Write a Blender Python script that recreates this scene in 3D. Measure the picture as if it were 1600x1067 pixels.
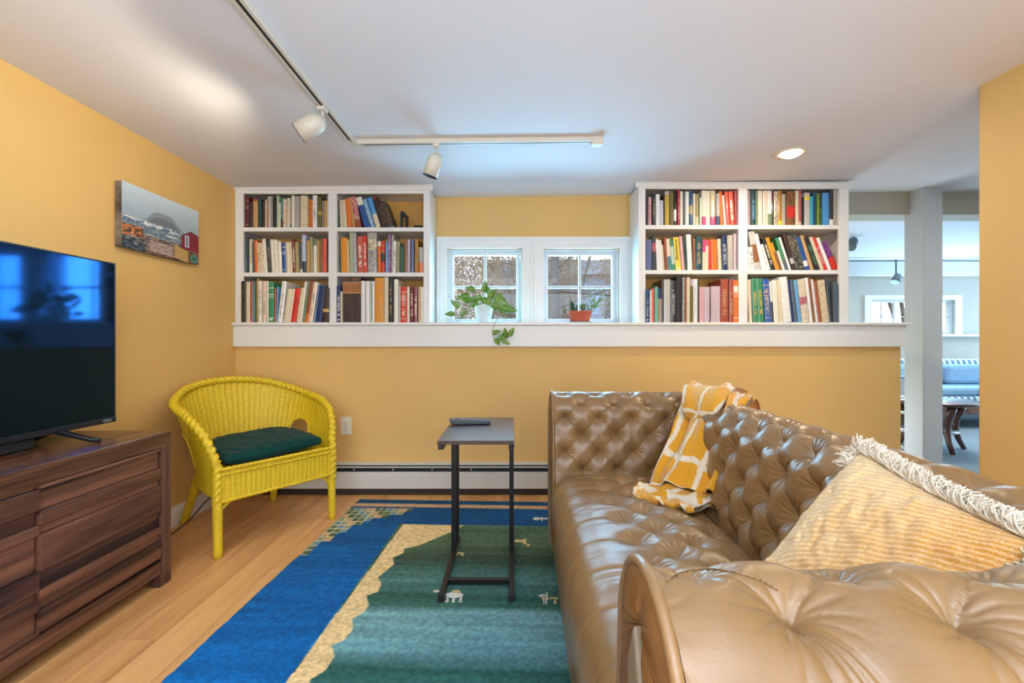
import bpy, bmesh, math, random
import numpy as np
from mathutils import Vector, Matrix
R = math.radians
PI = math.pi
random.seed(7); rng = np.random.default_rng(7)
scene = bpy.context.scene
col = scene.collection
for o in list(bpy.data.objects): bpy.data.objects.remove(o)

# ------------------------------------------------------------------ camera, world, lights, exposure
cd = bpy.data.cameras.new('camera'); cam = bpy.data.objects.new('camera', cd); col.objects.link(cam)
cd.sensor_width = 36; cd.lens = 16.0; cd.clip_start = 0.02; cd.clip_end = 200
cam.location = (0, 0, 0.98); cam.rotation_euler = (R(90), 0, 0); scene.camera = cam
F, CX, CY, EZ = 711.0, 800.0, 533.5, 0.98
def W(px, py, d): return Vector(((px-CX)*d/F, d, EZ+(CY-py)*d/F))   # a pixel at distance d, used to take measures

scene.view_settings.view_transform = 'Standard'; scene.view_settings.look = 'None'
scene.view_settings.gamma = 1; scene.view_settings.use_curve_mapping = False
scene.view_settings.exposure = 0.0
scene.cycles.use_denoising = True
scene.cycles.max_bounces = 10; scene.cycles.diffuse_bounces = 5; scene.cycles.glossy_bounces = 4
scene.cycles.transparent_max_bounces = 12
scene.cycles.caustics_reflective = False; scene.cycles.caustics_refractive = False
scene.cycles.sample_clamp_indirect = 6

world = bpy.data.worlds.new('world'); scene.world = world; world.use_nodes = True
wn = world.node_tree; wn.nodes.clear()
wo = wn.nodes.new('ShaderNodeOutputWorld'); wb = wn.nodes.new('ShaderNodeBackground')
tc = wn.nodes.new('ShaderNodeTexCoord'); sep = wn.nodes.new('ShaderNodeSeparateXYZ'); cr = wn.nodes.new('ShaderNodeValToRGB')
wn.links.new(tc.outputs['Generated'], sep.inputs[0]); wn.links.new(sep.outputs['Z'], cr.inputs[0])
cr.color_ramp.elements[0].position = 0.0; cr.color_ramp.elements[0].color = (0.78, 0.9, 1.0, 1)
cr.color_ramp.elements[1].position = 0.9; cr.color_ramp.elements[1].color = (0.24, 0.56, 1.0, 1)
wn.links.new(cr.outputs[0], wb.inputs['Color']); wb.inputs['Strength'].default_value = 9.0
wn.links.new(wb.outputs[0], wo.inputs[0])

def area(name, loc, rot, sx, sy, power, color, shape='RECTANGLE', portal=False, spread=None):
    l = bpy.data.lights.new(name, 'AREA'); l.shape = shape; l.size = sx
    if shape in ('RECTANGLE', 'ELLIPSE'): l.size_y = sy
    l.energy = power; l.color = color
    if spread: l.spread = spread
    if portal: l.cycles.is_portal = True
    o = bpy.data.objects.new(name, l); col.objects.link(o); o.location = loc; o.rotation_euler = rot
    return o
def spot(name, loc, target, power, color, angle, blend=0.6, rad=0.03):
    l = bpy.data.lights.new(name, 'SPOT'); l.energy = power; l.color = color; l.spot_size = R(angle); l.spot_blend = blend
    l.shadow_soft_size = rad
    o = bpy.data.objects.new(name, l); col.objects.link(o); o.location = loc
    o.rotation_euler = (Vector(target)-Vector(loc)).to_track_quat('-Z', 'Y').to_euler()
    return o
WARM = (1.0, 0.80, 0.56); NEUT = (1.0, 0.93, 0.84); COOL = (0.72, 0.86, 1.0)
area('patio_daylight', (0.3, -2.3, 1.15), (R(90), 0, 0), 3.0, 1.5, 80, (0.72, 0.86, 1.0))       # added unseen soft fill behind the camera; the rear wall is solid
area('ceiling_panel', (-0.2, -0.9, 1.93), (0, 0, 0), 1.8, 1.2, 17, (1.0, 0.96, 0.92))  # added unseen overhead fill, no fixture is built for it
area('lamp_uplight', (0.0, -0.7, 1.15), (R(180), 0, 0), 1.4, 1.0, 100, (0.54, 0.75, 1.0))                     # added unseen cool fill that brightens the ceiling
for i in range(2):
    area('window_daylight', (-0.195+0.685*i, 3.235, 1.371), (R(-90), 0, 0), 0.44, 0.44, 0, (1, 1, 1), portal=True)
    area('window_sky', (-0.195+0.685*i, 3.325, 1.371), (R(-90), 0, 0), 0.46, 0.46, 15, (0.26, 0.64, 0.95))  # added area light outside the pane, strengthens the sky on the niche
    area('window_glow', (-0.195+0.685*i, 3.16, 1.38), (R(-100), 0, 0), 0.46, 0.44, 1.4, (0.22, 0.6, 1.0))  # added light inside the room, tints niche ceiling and sides blue
area('far_window_daylight', (5.4, 6.15, 1.4), (R(-90), 0, 0), 1.3, 0.6, 50, (0.4, 0.72, 1.0))
area('far_side_daylight', (7.9, 4.6, 1.1), (R(90), 0, R(90)), 2.2, 1.5, 120, (0.56, 0.8, 1.0))  # added cool fill before the solid side wall of the far room
area('far_ceiling_lamp', (4.6, 4.6, 1.95), (0, 0, 0), 0.5, 0.5, 26, (1.0, 0.95, 0.88))  # added overhead fill to brighten the far room
area('hall_lamp', (3.6, 2.0, 1.98), (0, 0, 0), 0.4, 0.4, 16, (0.9, 0.95, 1.0))  # added cool fill for the dark passage and the column

# ------------------------------------------------------------------ materials
def srgb(h):
    if isinstance(h, str):
        h = h.lstrip('#'); v = [int(h[i:i+2], 16)/255 for i in (0, 2, 4)]
    else: v = [c/255 for c in h]
    return tuple((c/12.92 if c <= 0.04045 else ((c+0.055)/1.055)**2.4) for c in v)
MC = {}
def mat(name, c=(200, 200, 200), rough=0.6, metal=0, ns=30, na=0.06, bump=0.0, bs=None, attr=False, coat=0, sheen=0,
        emit=0, stretch=None, spec=0.5, dist=0.002, c2=None, coatr=0.1, coords='Object'):
    if name in MC: return MC[name]
    m = bpy.data.materials.new(name); m.use_nodes = True; n = m.node_tree.nodes; l = m.node_tree.links
    b = n['Principled BSDF']; b.inputs['Roughness'].default_value = rough; b.inputs['Metallic'].default_value = metal
    b.inputs['Coat Weight'].default_value = coat; b.inputs['Coat Roughness'].default_value = coatr
    b.inputs['Sheen Weight'].default_value = sheen; b.inputs['Specular IOR Level'].default_value = spec
    base = srgb(c); t = n.new('ShaderNodeTexCoord'); mp = n.new('ShaderNodeMapping'); l.new(t.outputs[coords], mp.inputs[0])
    if stretch: mp.inputs['Scale'].default_value = stretch
    nz = n.new('ShaderNodeTexNoise'); nz.inputs['Scale'].default_value = ns; nz.inputs['Detail'].default_value = 6
    l.new(mp.outputs[0], nz.inputs[0])
    mx = n.new('ShaderNodeMix'); mx.data_type = 'RGBA'
    if attr:
        at = n.new('ShaderNodeAttribute'); at.attribute_name = 'Col'
        dk = n.new('ShaderNodeMix'); dk.data_type = 'RGBA'; dk.blend_type = 'MULTIPLY'; dk.inputs[0].default_value = 1
        l.new(at.outputs['Color'], dk.inputs[6]); dk.inputs[7].default_value = (1-na*2,)*3+(1,)
        l.new(dk.outputs[2], mx.inputs[6]); l.new(at.outputs['Color'], mx.inputs[7])
    else:
        d = srgb(c2) if c2 else tuple(x*(1-na*2) for x in base)
        mx.inputs[6].default_value = (*d, 1); mx.inputs[7].default_value = (*base, 1)
    rp = n.new('ShaderNodeMapRange'); rp.inputs[1].default_value = 0.3; rp.inputs[2].default_value = 0.7
    l.new(nz.outputs[0], rp.inputs[0]); l.new(rp.outputs[0], mx.inputs[0]); l.new(mx.outputs[2], b.inputs['Base Color'])
    if bump:
        bz = n.new('ShaderNodeTexNoise'); bz.inputs['Scale'].default_value = bs or ns*8; bz.inputs['Detail'].default_value = 4
        l.new(mp.outputs[0], bz.inputs[0]); bp = n.new('ShaderNodeBump'); bp.inputs['Strength'].default_value = bump
        bp.inputs['Distance'].default_value = dist; l.new(bz.outputs[0], bp.inputs['Height']); l.new(bp.outputs[0], b.inputs['Normal'])
    if emit:
        b.inputs['Emission Color'].default_value = (*base, 1); b.inputs['Emission Strength'].default_value = emit
    MC[name] = m
    return m
def wood(name, c1, c2, axis='Y', rough=0.45, scale=1.0, coords='Object', coat=0.0, bump=0.15, lo=0.45, hi=0.95):
    if name in MC: return MC[name]
    m = bpy.data.materials.new(name); m.use_nodes = True; n = m.node_tree.nodes; l = m.node_tree.links; b = n['Principled BSDF']
    b.inputs['Roughness'].default_value = rough; b.inputs['Coat Weight'].default_value = coat
    t = n.new('ShaderNodeTexCoord'); mp = n.new('ShaderNodeMapping'); l.new(t.outputs[coords], mp.inputs[0])
    oi = n.new('ShaderNodeObjectInfo'); va = n.new('ShaderNodeVectorMath'); va.operation = 'SCALE'
    cmb = n.new('ShaderNodeCombineXYZ')
    for k in range(3): l.new(oi.outputs['Random'], cmb.inputs[k])
    l.new(cmb.outputs[0], va.inputs[0]); va.inputs['Scale'].default_value = 37.0; l.new(va.outputs[0], mp.inputs['Location'])
    s = {'X': (1.2, 22, 22), 'Y': (22, 1.2, 22), 'Z': (22, 22, 1.2)}[axis]; mp.inputs['Scale'].default_value = tuple(k*scale for k in s)
    n1 = n.new('ShaderNodeTexNoise'); n1.inputs['Scale'].default_value = 1.0; n1.inputs['Detail'].default_value = 7; n1.inputs['Distortion'].default_value = 0.8
    n2 = n.new('ShaderNodeTexNoise'); n2.inputs['Scale'].default_value = 6.0; n2.inputs['Detail'].default_value = 3
    l.new(mp.outputs[0], n1.inputs[0]); l.new(mp.outputs[0], n2.inputs[0])
    ad = n.new('ShaderNodeMath'); ad.operation = 'MULTIPLY_ADD'; ad.inputs[1].default_value = 0.35
    l.new(n2.outputs[0], ad.inputs[0]); l.new(n1.outputs[0], ad.inputs[2])
    ra = n.new('ShaderNodeMath'); ra.operation = 'MULTIPLY_ADD'; ra.inputs[1].default_value = 0.16
    l.new(oi.outputs['Random'], ra.inputs[0]); l.new(ad.outputs[0], ra.inputs[2])
    rp = n.new('ShaderNodeMapRange'); rp.inputs[1].default_value = lo; rp.inputs[2].default_value = hi; l.new(ra.outputs[0], rp.inputs[0])
    mx = n.new('ShaderNodeMix'); mx.data_type = 'RGBA'; mx.inputs[6].default_value = (*srgb(c2), 1); mx.inputs[7].default_value = (*srgb(c1), 1)
    l.new(rp.outputs[0], mx.inputs[0]); l.new(mx.outputs[2], b.inputs['Base Color'])
    bp = n.new('ShaderNodeBump'); bp.inputs['Strength'].default_value = bump; bp.inputs['Distance'].default_value = 0.001
    l.new(ad.outputs[0], bp.inputs['Height']); l.new(bp.outputs[0], b.inputs['Normal'])
    MC[name] = m
    return m
def glassmat(name, tint=(1, 1, 1), refl=1.0, rough=0.0):
    m = bpy.data.materials.new(name); m.use_nodes = True; n = m.node_tree.nodes; l = m.node_tree.links; n.clear()
    o = n.new('ShaderNodeOutputMaterial'); mx = n.new('ShaderNodeMixShader'); tr = n.new('ShaderNodeBsdfTransparent'); gl = n.new('ShaderNodeBsdfGlossy')
    fr = n.new('ShaderNodeFresnel'); fr.inputs[0].default_value = 1.3; tr.inputs[0].default_value = (*tint, 1); gl.inputs['Roughness'].default_value = rough
    l.new(fr.outputs[0], mx.inputs[0]); l.new(tr.outputs[0], mx.inputs[1]); l.new(gl.outputs[0], mx.inputs[2]); l.new(mx.outputs[0], o.inputs[0])
    return m

M_WALL = mat('mustard_wall_paint', (222, 182, 110), 0.62, ns=3, na=0.02, bump=0.05, bs=300)
M_WALLB = mat('beige_wall_paint', (190, 186, 176), 0.7, ns=3, na=0.02, bump=0.05, bs=300)
M_COLUMN = mat('grey_wall_paint', (200, 206, 210), 0.6, ns=3, na=0.02)
M_CEIL = mat('ceiling_paint', (226, 226, 230), 0.75, ns=2, na=0.01)
M_WHITE = mat('white_trim_paint', (232, 232, 230), 0.35, ns=5, na=0.015)
M_TRACK = mat('white_enamel', (214, 207, 192), 0.4, ns=5, na=0.01)
M_BLACK = mat('black_metal', (24, 24, 28), 0.4, metal=0.2, ns=40, na=0.1)
M_DARK = mat('dark_slot', (22, 24, 28), 0.6, ns=20, na=0.1)
M_HEAT = mat('heater_enamel', (214, 212, 204), 0.35, ns=6, na=0.02)
M_FLOOR = wood('oak_floor', (226, 176, 116), (186, 130, 76), 'Y', 0.38, 0.55, coat=0.15, bump=0.05)
M_WALNUT = wood('walnut_laminate', (132, 88, 68), (44, 27, 25), 'Y', 0.38, 0.62, lo=.58, hi=.92)
M_WALNUTZ = wood('walnut_laminate_upright', (108, 74, 60), (50, 32, 28), 'Z', 0.38, 0.8, lo=.56, hi=.92)
M_WALNUTT = wood('walnut_laminate_top', (136, 94, 66), (66, 42, 33), 'Y', 0.24, 0.62, lo=.56, hi=.94)  # lighter, warmer copy: golden reflection on the top put into the colour
M_LEATHER = mat('brown_leather', (146, 112, 70), 0.36, ns=9, na=0.14, bump=0.22, bs=260, coat=0.22, coatr=0.34, spec=0.6, dist=0.0012)
M_LEATHERD = mat('worn_leather_panel', (136, 96, 50), 0.5, ns=14, na=0.2, bump=0.3, bs=200, stretch=(1, 1, 1))
M_LEATHERG = mat('grey_leather_insert', (132, 118, 96), 0.6, ns=60, na=0.06, bump=0.2, bs=400)
M_BUTTON = mat('leather_button', (112, 74, 42), 0.4, ns=40, na=0.1, coat=0.3)

# ------------------------------------------------------------------ geometry helpers
class MB:
    def __init__(s): s.v = []; s.f = []; s.m = []; s.sm = []
    def add(s, verts, faces, mi=0, smooth=False):
        k = len(s.v); s.v += [tuple(x) for x in verts]
        for f in faces: s.f.append(tuple(i+k for i in f)); s.m.append(mi); s.sm.append(smooth)
        return s
    def box(s, x0, x1, y0, y1, z0, z1, mi=0):
        x0, x1 = sorted((x0, x1)); y0, y1 = sorted((y0, y1)); z0, z1 = sorted((z0, z1))
        v = [(x0, y0, z0), (x1, y0, z0), (x1, y1, z0), (x0, y1, z0), (x0, y0, z1), (x1, y0, z1), (x1, y1, z1), (x0, y1, z1)]
        return s.add(v, [(0, 3, 2, 1), (4, 5, 6, 7), (0, 1, 5, 4), (1, 2, 6, 5), (2, 3, 7, 6), (3, 0, 4, 7)], mi)
    def prism(s, poly, fn, a, b, mi=0):       # poly: 2-d outline, fn(p, t) -> 3-d
        n = len(poly); v = [fn(p, a) for p in poly]+[fn(p, b) for p in poly]
        f = [tuple(range(n))[::-1], tuple(range(n, 2*n))]+[(i, (i+1) % n, n+(i+1) % n, n+i) for i in range(n)]
        return s.add(v, f, mi)
    def tube(s, pts, rad, n=8, mi=0, caps=True):
        pts = [Vector(p) for p in pts]; N = len(pts); rads = rad if hasattr(rad, '__len__') else [rad]*N
        vs = []; up = None
        for i, p in enumerate(pts):
            t = (pts[min(i+1, N-1)]-pts[max(i-1, 0)]).normalized()
            if up is None: up = Vector((0, 0, 1)) if abs(t.z) < 0.9 else Vector((1, 0, 0))
            a = t.cross(up).normalized(); b = a.cross(t).normalized(); up = b
            for k in range(n):
                q = 2*PI*k/n; vs.append(p+(a*math.cos(q)+b*math.sin(q))*rads[i])
        f = [(i*n+k, i*n+(k+1) % n, (i+1)*n+(k+1) % n, (i+1)*n+k) for i in range(N-1) for k in range(n)]
        if caps: f += [tuple(range(n))[::-1], tuple(range((N-1)*n, N*n))]
        return s.add(vs, f, mi, True)
    def lathe(s, prof, c=(0, 0, 0), n=24, mi=0, ax=None):
        c = Vector(c); vs = []
        q = Vector((0, 0, 1)).rotation_difference(Vector(ax).normalized()) if ax is not None else None
        for r, z in prof:
            for k in range(n):
                a = 2*PI*k/n; p = Vector((r*math.cos(a), r*math.sin(a), z))
                if q: p = q @ p
                vs.append(c+p)
        f = [(i*n+k, i*n+(k+1) % n, (i+1)*n+(k+1) % n, (i+1)*n+k) for i in range(len(prof)-1) for k in range(n)]
        f += [tuple(range(n))[::-1], tuple(range((len(prof)-1)*n, len(prof)*n))]
        return s.add(vs, f, mi, True)
    def build(s, name, mats, parent=None, loc=None, bevel=0):
        me = bpy.data.meshes.new(name); me.from_pydata(s.v, [], s.f); me.update()
        for m in (mats if isinstance(mats, (list, tuple)) else [mats]): me.materials.append(m)
        me.polygons.foreach_set('material_index', s.m); me.polygons.foreach_set('use_smooth', s.sm)
        return link(name, me, parent, loc, bevel)
def link(name, me, parent=None, loc=None, bevel=0):
    o = bpy.data.objects.new(name, me); col.objects.link(o)
    if parent: o.parent = parent
    if loc is not None: o.location = loc
    if bevel:
        b = o.modifiers.new('bevel', 'BEVEL'); b.width = bevel; b.segments = 2; b.limit_method = 'ANGLE'; b.angle_limit = R(40)
        b.harden_normals = False
    return o
def box(name, m, x0, x1, y0, y1, z0, z1, parent=None, bevel=0): return MB().box(x0, x1, y0, y1, z0, z1).build(name, m, parent, bevel=bevel)
def grid(name, P, m, parent=None, colors=None, closed_u=False, smooth=True, keep=None, loc=None):
    P = np.asarray(P, dtype=np.float64); ny, nx = P.shape[:2]; idx = np.arange(ny*nx).reshape(ny, nx)
    nxt = np.roll(idx, -1, axis=1) if closed_u else idx[:, 1:]
    a = idx if closed_u else idx[:, :-1]
    q = np.stack([a[:-1], nxt[:-1], nxt[1:], a[1:]], -1)
    if keep is not None: q = q[keep]
    q = q.reshape(-1, 4)
    me = bpy.data.meshes.new(name); me.vertices.add(ny*nx); me.vertices.foreach_set('co', P.reshape(-1).astype(np.float32))
    me.loops.add(q.size); me.loops.foreach_set('vertex_index', q.reshape(-1).astype(np.int32))
    me.polygons.add(len(q)); me.polygons.foreach_set('loop_start', np.arange(0, q.size, 4, dtype=np.int32))
    me.polygons.foreach_set('use_smooth', np.full(len(q), smooth)); me.update(calc_edges=True); me.validate()
    for mm in (m if isinstance(m, (list, tuple)) else [m]): me.materials.append(mm)
    if colors is not None:
        ca = me.color_attributes.new('Col', 'FLOAT_COLOR', 'POINT')
        c = np.concatenate([np.asarray(colors, dtype=np.float32).reshape(-1, 3), np.ones((ny*nx, 1), np.float32)], 1)
        ca.data.foreach_set('color', c.reshape(-1))
    return link(name, me, parent, loc)
def empty(name, loc=(0, 0, 0), rz=0):
    o = bpy.data.objects.new(name, None); col.objects.link(o); o.location = loc; o.rotation_euler = (0, 0, rz); o.empty_display_size = 0.1
    return o
def tag(o, label, cat, group=None, kind=None):
    o['label'] = label
    if cat: o['category'] = cat
    if group: o['group'] = group
    if kind: o['kind'] = kind
    return o
def struct(o, label=None):
    o['kind'] = 'structure'
    if label: o['label'] = label
    return o
def cr_spline(pts, n):
    pts = np.asarray(pts, float); m = len(pts); out = []
    for t in np.linspace(0, m-1-1e-9, n):
        i = int(t); f = t-i; p0, p1, p2, p3 = pts[max(i-1, 0)], pts[i], pts[min(i+1, m-1)], pts[min(i+2, m-1)]
        out.append(0.5*((2*p1)+(-p0+p2)*f+(2*p0-5*p1+4*p2-p3)*f*f+(-p0+3*p1-3*p2+p3)*f**3))
    return np.array(out)
def resample(P, n):
    P = np.asarray(P, float); d = np.r_[0, np.cumsum(np.linalg.norm(np.diff(P, axis=0), axis=1))]
    s = np.linspace(0, d[-1], n); return np.stack([np.interp(s, d, P[:, k]) for k in range(P.shape[1])], 1), s
def smooth_noise(shape, cells, seed=0):
    r = np.random.default_rng(seed); g = r.random((cells[0]+3, cells[1]+3))
    y = np.linspace(0, cells[0], shape[0]); x = np.linspace(0, cells[1], shape[1]); yi = y.astype(int); xi = x.astype(int)
    fy = (y-yi)[:, None]; fx = (x-xi)[None]; fy = fy*fy*(3-2*fy); fx = fx*fx*(3-2*fx)
    a = g[yi][:, xi]; b = g[yi][:, xi+1]; c = g[yi+1][:, xi]; d = g[yi+1][:, xi+1]
    return (a*(1-fx)+b*fx)*(1-fy)+(c*(1-fx)+d*fx)*fy
def normals(P):
    du = np.gradient(P, axis=1); dv = np.gradient(P, axis=0); n = np.cross(du, dv); return n/np.maximum(np.linalg.norm(n, axis=2, keepdims=True), 1e-9)
def text_mesh(name, body, size, m, parent, mw, extrude=0.0003):
    c = bpy.data.curves.new(name, 'FONT'); c.body = body; c.size = size; c.extrude = extrude; c.align_x = 'CENTER'; c.align_y = 'CENTER'
    t = bpy.data.objects.new(name+'_tmp', c); col.objects.link(t)
    dg = bpy.context.evaluated_depsgraph_get(); me = bpy.data.meshes.new_from_object(t.evaluated_get(dg))
    bpy.data.objects.remove(t); me.name = name; me.materials.clear(); me.materials.append(m)
    o = link(name, me, parent); o.matrix_world = mw
    if parent: o.matrix_parent_inverse = Matrix.Identity(4); o.matrix_local = mw
    return o

# ------------------------------------------------------------------ the room
XL, XR, YB, YN = -1.80, 1.91, 2.9625, 3.20
def cz(x): return 1.998+0.0125*x
# floor of separate planks
floor = struct(box('floor', M_FLOOR, -1.9, 2.56, -2.6, 3.25, -0.06, -0.012))
pw = 0.127; k = 0; xs = -1.80
protos = {}
while xs < 2.5:
    y = -0.6-random.random()*0.9; x1 = min(xs+pw, 2.55)
    while y < 3.2:
        L = random.choice((1.1, 1.35, 1.6, 1.85)); y1 = min(y+L, 3.2); key = (round(y1-y, 3), round(x1-xs, 3))
        if y1-y > 0.02:
            if key not in protos:
                protos[key] = MB().box(0.0006, key[1]-0.0006, 0.0006, key[0]-0.0006, -0.012, 0.0).build('plank', M_FLOOR).data
                bpy.data.objects.remove(bpy.data.objects[-1] if False else [o for o in col.objects if o.data == protos[key]][0])
            p = bpy.data.objects.new('plank', protos[key]); col.objects.link(p); p.parent = floor; p.location = (xs, y, 0)
        y = y1
    xs += pw
M_CARPET = mat('blue_grey_carpet', (128, 146, 156), 0.95, ns=60, na=0.12, bump=0.5, bs=300)
far_floor = struct(box('floor', M_CARPET, 2.56, 8.1, 1.0, 6.3, -0.06, 0.0))
cm = MB().prism([(-1.9, cz(-1.9)), (8.2, cz(8.2)), (8.2, 2.3), (-1.9, 2.2)], lambda p, t: (p[0], t, p[1]), -2.6, 3.34)
cm.prism([(2.08, cz(2.08)), (8.2, cz(8.2)), (8.2, 2.3), (2.08, 2.25)], lambda p, t: (p[0], t, p[1]), 3.34, 6.34); struct(cm.build('ceiling', M_CEIL))
struct(box('wall_left', M_WALL, -1.92, XL, -2.6, 3.3, 0, 2.06))
struct(box('wall_rear', M_WALLB, -1.9, 8.1, -2.6, -2.45, 0, 2.06))
struct(box('wall_right', M_WALL, XR, XR+0.13, -2.5, 1.865, 0, 2.06, bevel=0.008))
struct(box('wall_far_front', M_WALLB, XR+0.13, 8.1, 0.9, 1.0, 0, 2.15))
struct(box('wall_far_right', M_WALLB, 8.0, 8.1, 1.0, 6.3, 0, 2.15))
struct(box('wall_far_left', M_WALLB, 2.06, 2.2, YN+0.15, 6.25, 0, 2.15))
# low wall under the ledge, outside wall with two window holes
struct(box('wall_back', M_WALL, XL, 2.53, YB, 3.2, 0, 1.08))
s2 = F/3.2
holes = [(-0.455, 0.072, 1.108, 1.632), (0.22, 0.755, 1.108, 1.632)]
b = MB(); b.box(XL, holes[0][0], YN, 3.34, 0, 2.05); b.box(holes[1][1], 2.2, YN, 3.34, 0, 2.05); b.box(holes[0][1], holes[1][0], YN, 3.34, 0, 2.05)
for h in holes: b.box(h[0], h[1], YN, 3.34, h[3], 2.05); b.box(h[0], h[1], YN, 3.34, 0, h[2])
struct(b.build('wall_back_outer', M_WALL))
# far wall with its window hole
b = MB(); fx0, fx1, fz0, fz1 = 4.88, 6.02, 1.10, 1.545
b.box(2.1, fx0, 6.2, 6.34, 0, 2.15); b.box(fx1, 8.1, 6.2, 6.34, 0, 2.15); b.box(fx0, fx1, 6.2, 6.34, fz1, 2.15); b.box(fx0, fx1, 6.2, 6.34, 0, fz0)
struct(b.build('wall_far_back', M_WALLB))
struct(box('trim_1', M_WHITE, 2.2, 8.0, 6.06, 6.2, 1.86, 2.14, bevel=0.006))
struct(box('trim_2', M_WHITE, 2.2, 8.0, 6.08, 6.2, 1.045, 1.075, bevel=0.004))
struct(box('column', M_COLUMN, 2.80, 2.935, 3.10, 3.25, 0, 2.05, bevel=0.004))
struct(box('ceiling_beam', mat('beam_paint', (178, 172, 156), 0.7, ns=3, na=0.02), 2.2, 8.0, 3.205, 3.38, 1.873, 2.12, bevel=0.004))
# ledge and apron
struct(box('trim_3', M_WHITE, XL, 2.575, 2.918, 3.215, 1.084, 1.103, bevel=0.004))
struct(box('trim_4', M_WHITE, XL, 2.545, 2.936, YB+0.002, 0.946, 1.084, bevel=0.003))
# baseboard on the left wall
bb = MB(); prof = [(0, 0), (0.016, 0), (0.016, 0.07), (0.011, 0.083), (0.008, 0.095), (0, 0.1)]
bb.prism(prof, lambda p, t: (XL+p[0], t, p[1]), -2.4, 2.89); struct(bb.build('baseboard_left', M_WHITE))
# niche windows
GLASS = glassmat('window_glass'); M_SASH = mat('blue_white_vinyl', (222, 230, 236), 0.3, ns=5, na=0.01)
M_STEEL = mat('steel', (150, 150, 150), 0.25, metal=1, ns=20, na=0.05)
winspec = [((-0.527, 0.149), (-0.455, 0.072), (-0.421, 0.033)), ((0.1492, 0.833), (0.22, 0.755), (0.256, 0.721))]
for i, (cas, hol, gls) in enumerate(winspec):
    w = struct(empty('window_%d' % (i+1), ((cas[0]+cas[1])/2, 3.2, 1.1)), ['left small two-by-two window in the niche', 'right small two-by-two window in the niche'][i])
    ox = -w.location.x; oy = -3.2; oz = -1.1
    def wb_(nm, m, x0, x1, y0, y1, z0, z1, bev=0.002, par=w): return box(nm, m, x0+ox, x1+ox, y0+oy, y1+oy, z0+oz, z1+oz, par, bev)
    zt = 1.71
    # stepped casing
    for (nm, x0, x1, z0, z1) in (('casing', cas[0], hol[0], 1.103, zt), ('casing', hol[1], cas[1], 1.103, zt), ('casing', hol[0], hol[1], 1.632, zt)):
        c = wb_(nm, M_WHITE, x0, x1, 3.178, 3.2, z0, z1)
        if x1-x0 < 0.1:
            xa, xb = (x0, x0+0.022) if x0 == cas[0] else (x1-0.022, x1)
            wb_('casing_bead', M_WHITE, xa, xb, 3.168, 3.178, z0, z1-0.0222)
        else: wb_('casing_bead', M_WHITE, cas[0], cas[1], 3.168, 3.178, zt-0.022, zt)
    fr = MB()
    def ring(mb, x0, x1, z0, z1, t, y0, y1):
        mb.box(x0, x0+t, y0, y1, z0, z1); mb.box(x1-t, x1, y0, y1, z0, z1); mb.box(x0+t, x1-t, y0, y1, z1-t, z1); mb.box(x0+t, x1-t, y0, y1, z0, z0+t)
    ring(fr, hol[0]+ox, hol[1]+ox, 1.103+oz, 1.632+oz, 0.012, 3.22+oy, 3.33+oy); fr.build('jamb', M_SASH, w, bevel=0.001)
    sa = MB(); ring(sa, gls[0]-0.022+ox, gls[1]+0.022+ox, 1.118+oz, 1.622+oz, 0.024, 3.262+oy, 3.30+oy); sash = sa.build('sash', M_SASH, w, bevel=0.002)
    wb_('pane', GLASS, gls[0], gls[1], 3.279, 3.282, 1.14, 1.60, 0)
    xm = (gls[0]+gls[1])/2
    wb_('muntin', M_SASH, xm-0.009, xm+0.009, 3.284, 3.296, 1.142, 1.598); wb_('muntin', M_SASH, gls[0], gls[1], 3.285, 3.295, 1.362, 1.38)
    wb_('sill', M_WHITE, hol[0], hol[1], 3.2, 3.262, 1.098, 1.112)
    for xx in (gls[0]-0.030, gls[1]+0.030):
        hb = MB(); hb.tube([(xx+ox, 3.252+oy, 1.27+oz), (xx+ox+0.004, 3.246+oy, 1.23+oz), (xx+ox, 3.246+oy, 1.19+oz), (xx+ox-0.006, 3.25+oy, 1.178+oz)], 0.004, 6); hb.build('window_latch', M_STEEL, w)
# far window
w = struct(empty('window_3', (5.45, 6.2, 1.08)), 'wide window in the far room')
def fw(nm, m, x0, x1, y0, y1, z0, z1): return box(nm, m, x0-5.45, x1-5.45, y0-6.2, y1-6.2, z0-1.08, z1-1.08, w, 0.002)
fw('casing', M_WHITE, 4.79, 4.88, 6.175, 6.2, 1.075, 1.61); fw('casing', M_WHITE, 6.02, 6.11, 6.175, 6.2, 1.075, 1.61); fw('casing', M_WHITE, 4.88, 6.02, 6.175, 6.2, 1.545, 1.61)
for x in (4.88, 5.26, 5.64): 
    s = MB(); ring(s, x-5.45, x+0.38-5.45, 0.02, 0.465, 0.03, 0.03, 0.06); s.build('sash', M_WHITE, w, bevel=0.001)
    fw('pane', GLASS, x+0.03, x+0.35, 6.243, 6.246, 1.13, 1.515)
    fw('muntin', M_WHITE, x+0.182, x+0.198, 6.247, 6.255, 1.13, 1.515); fw('muntin', M_WHITE, x+0.03, x+0.35, 6.247, 6.255, 1.31, 1.325)

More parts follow.
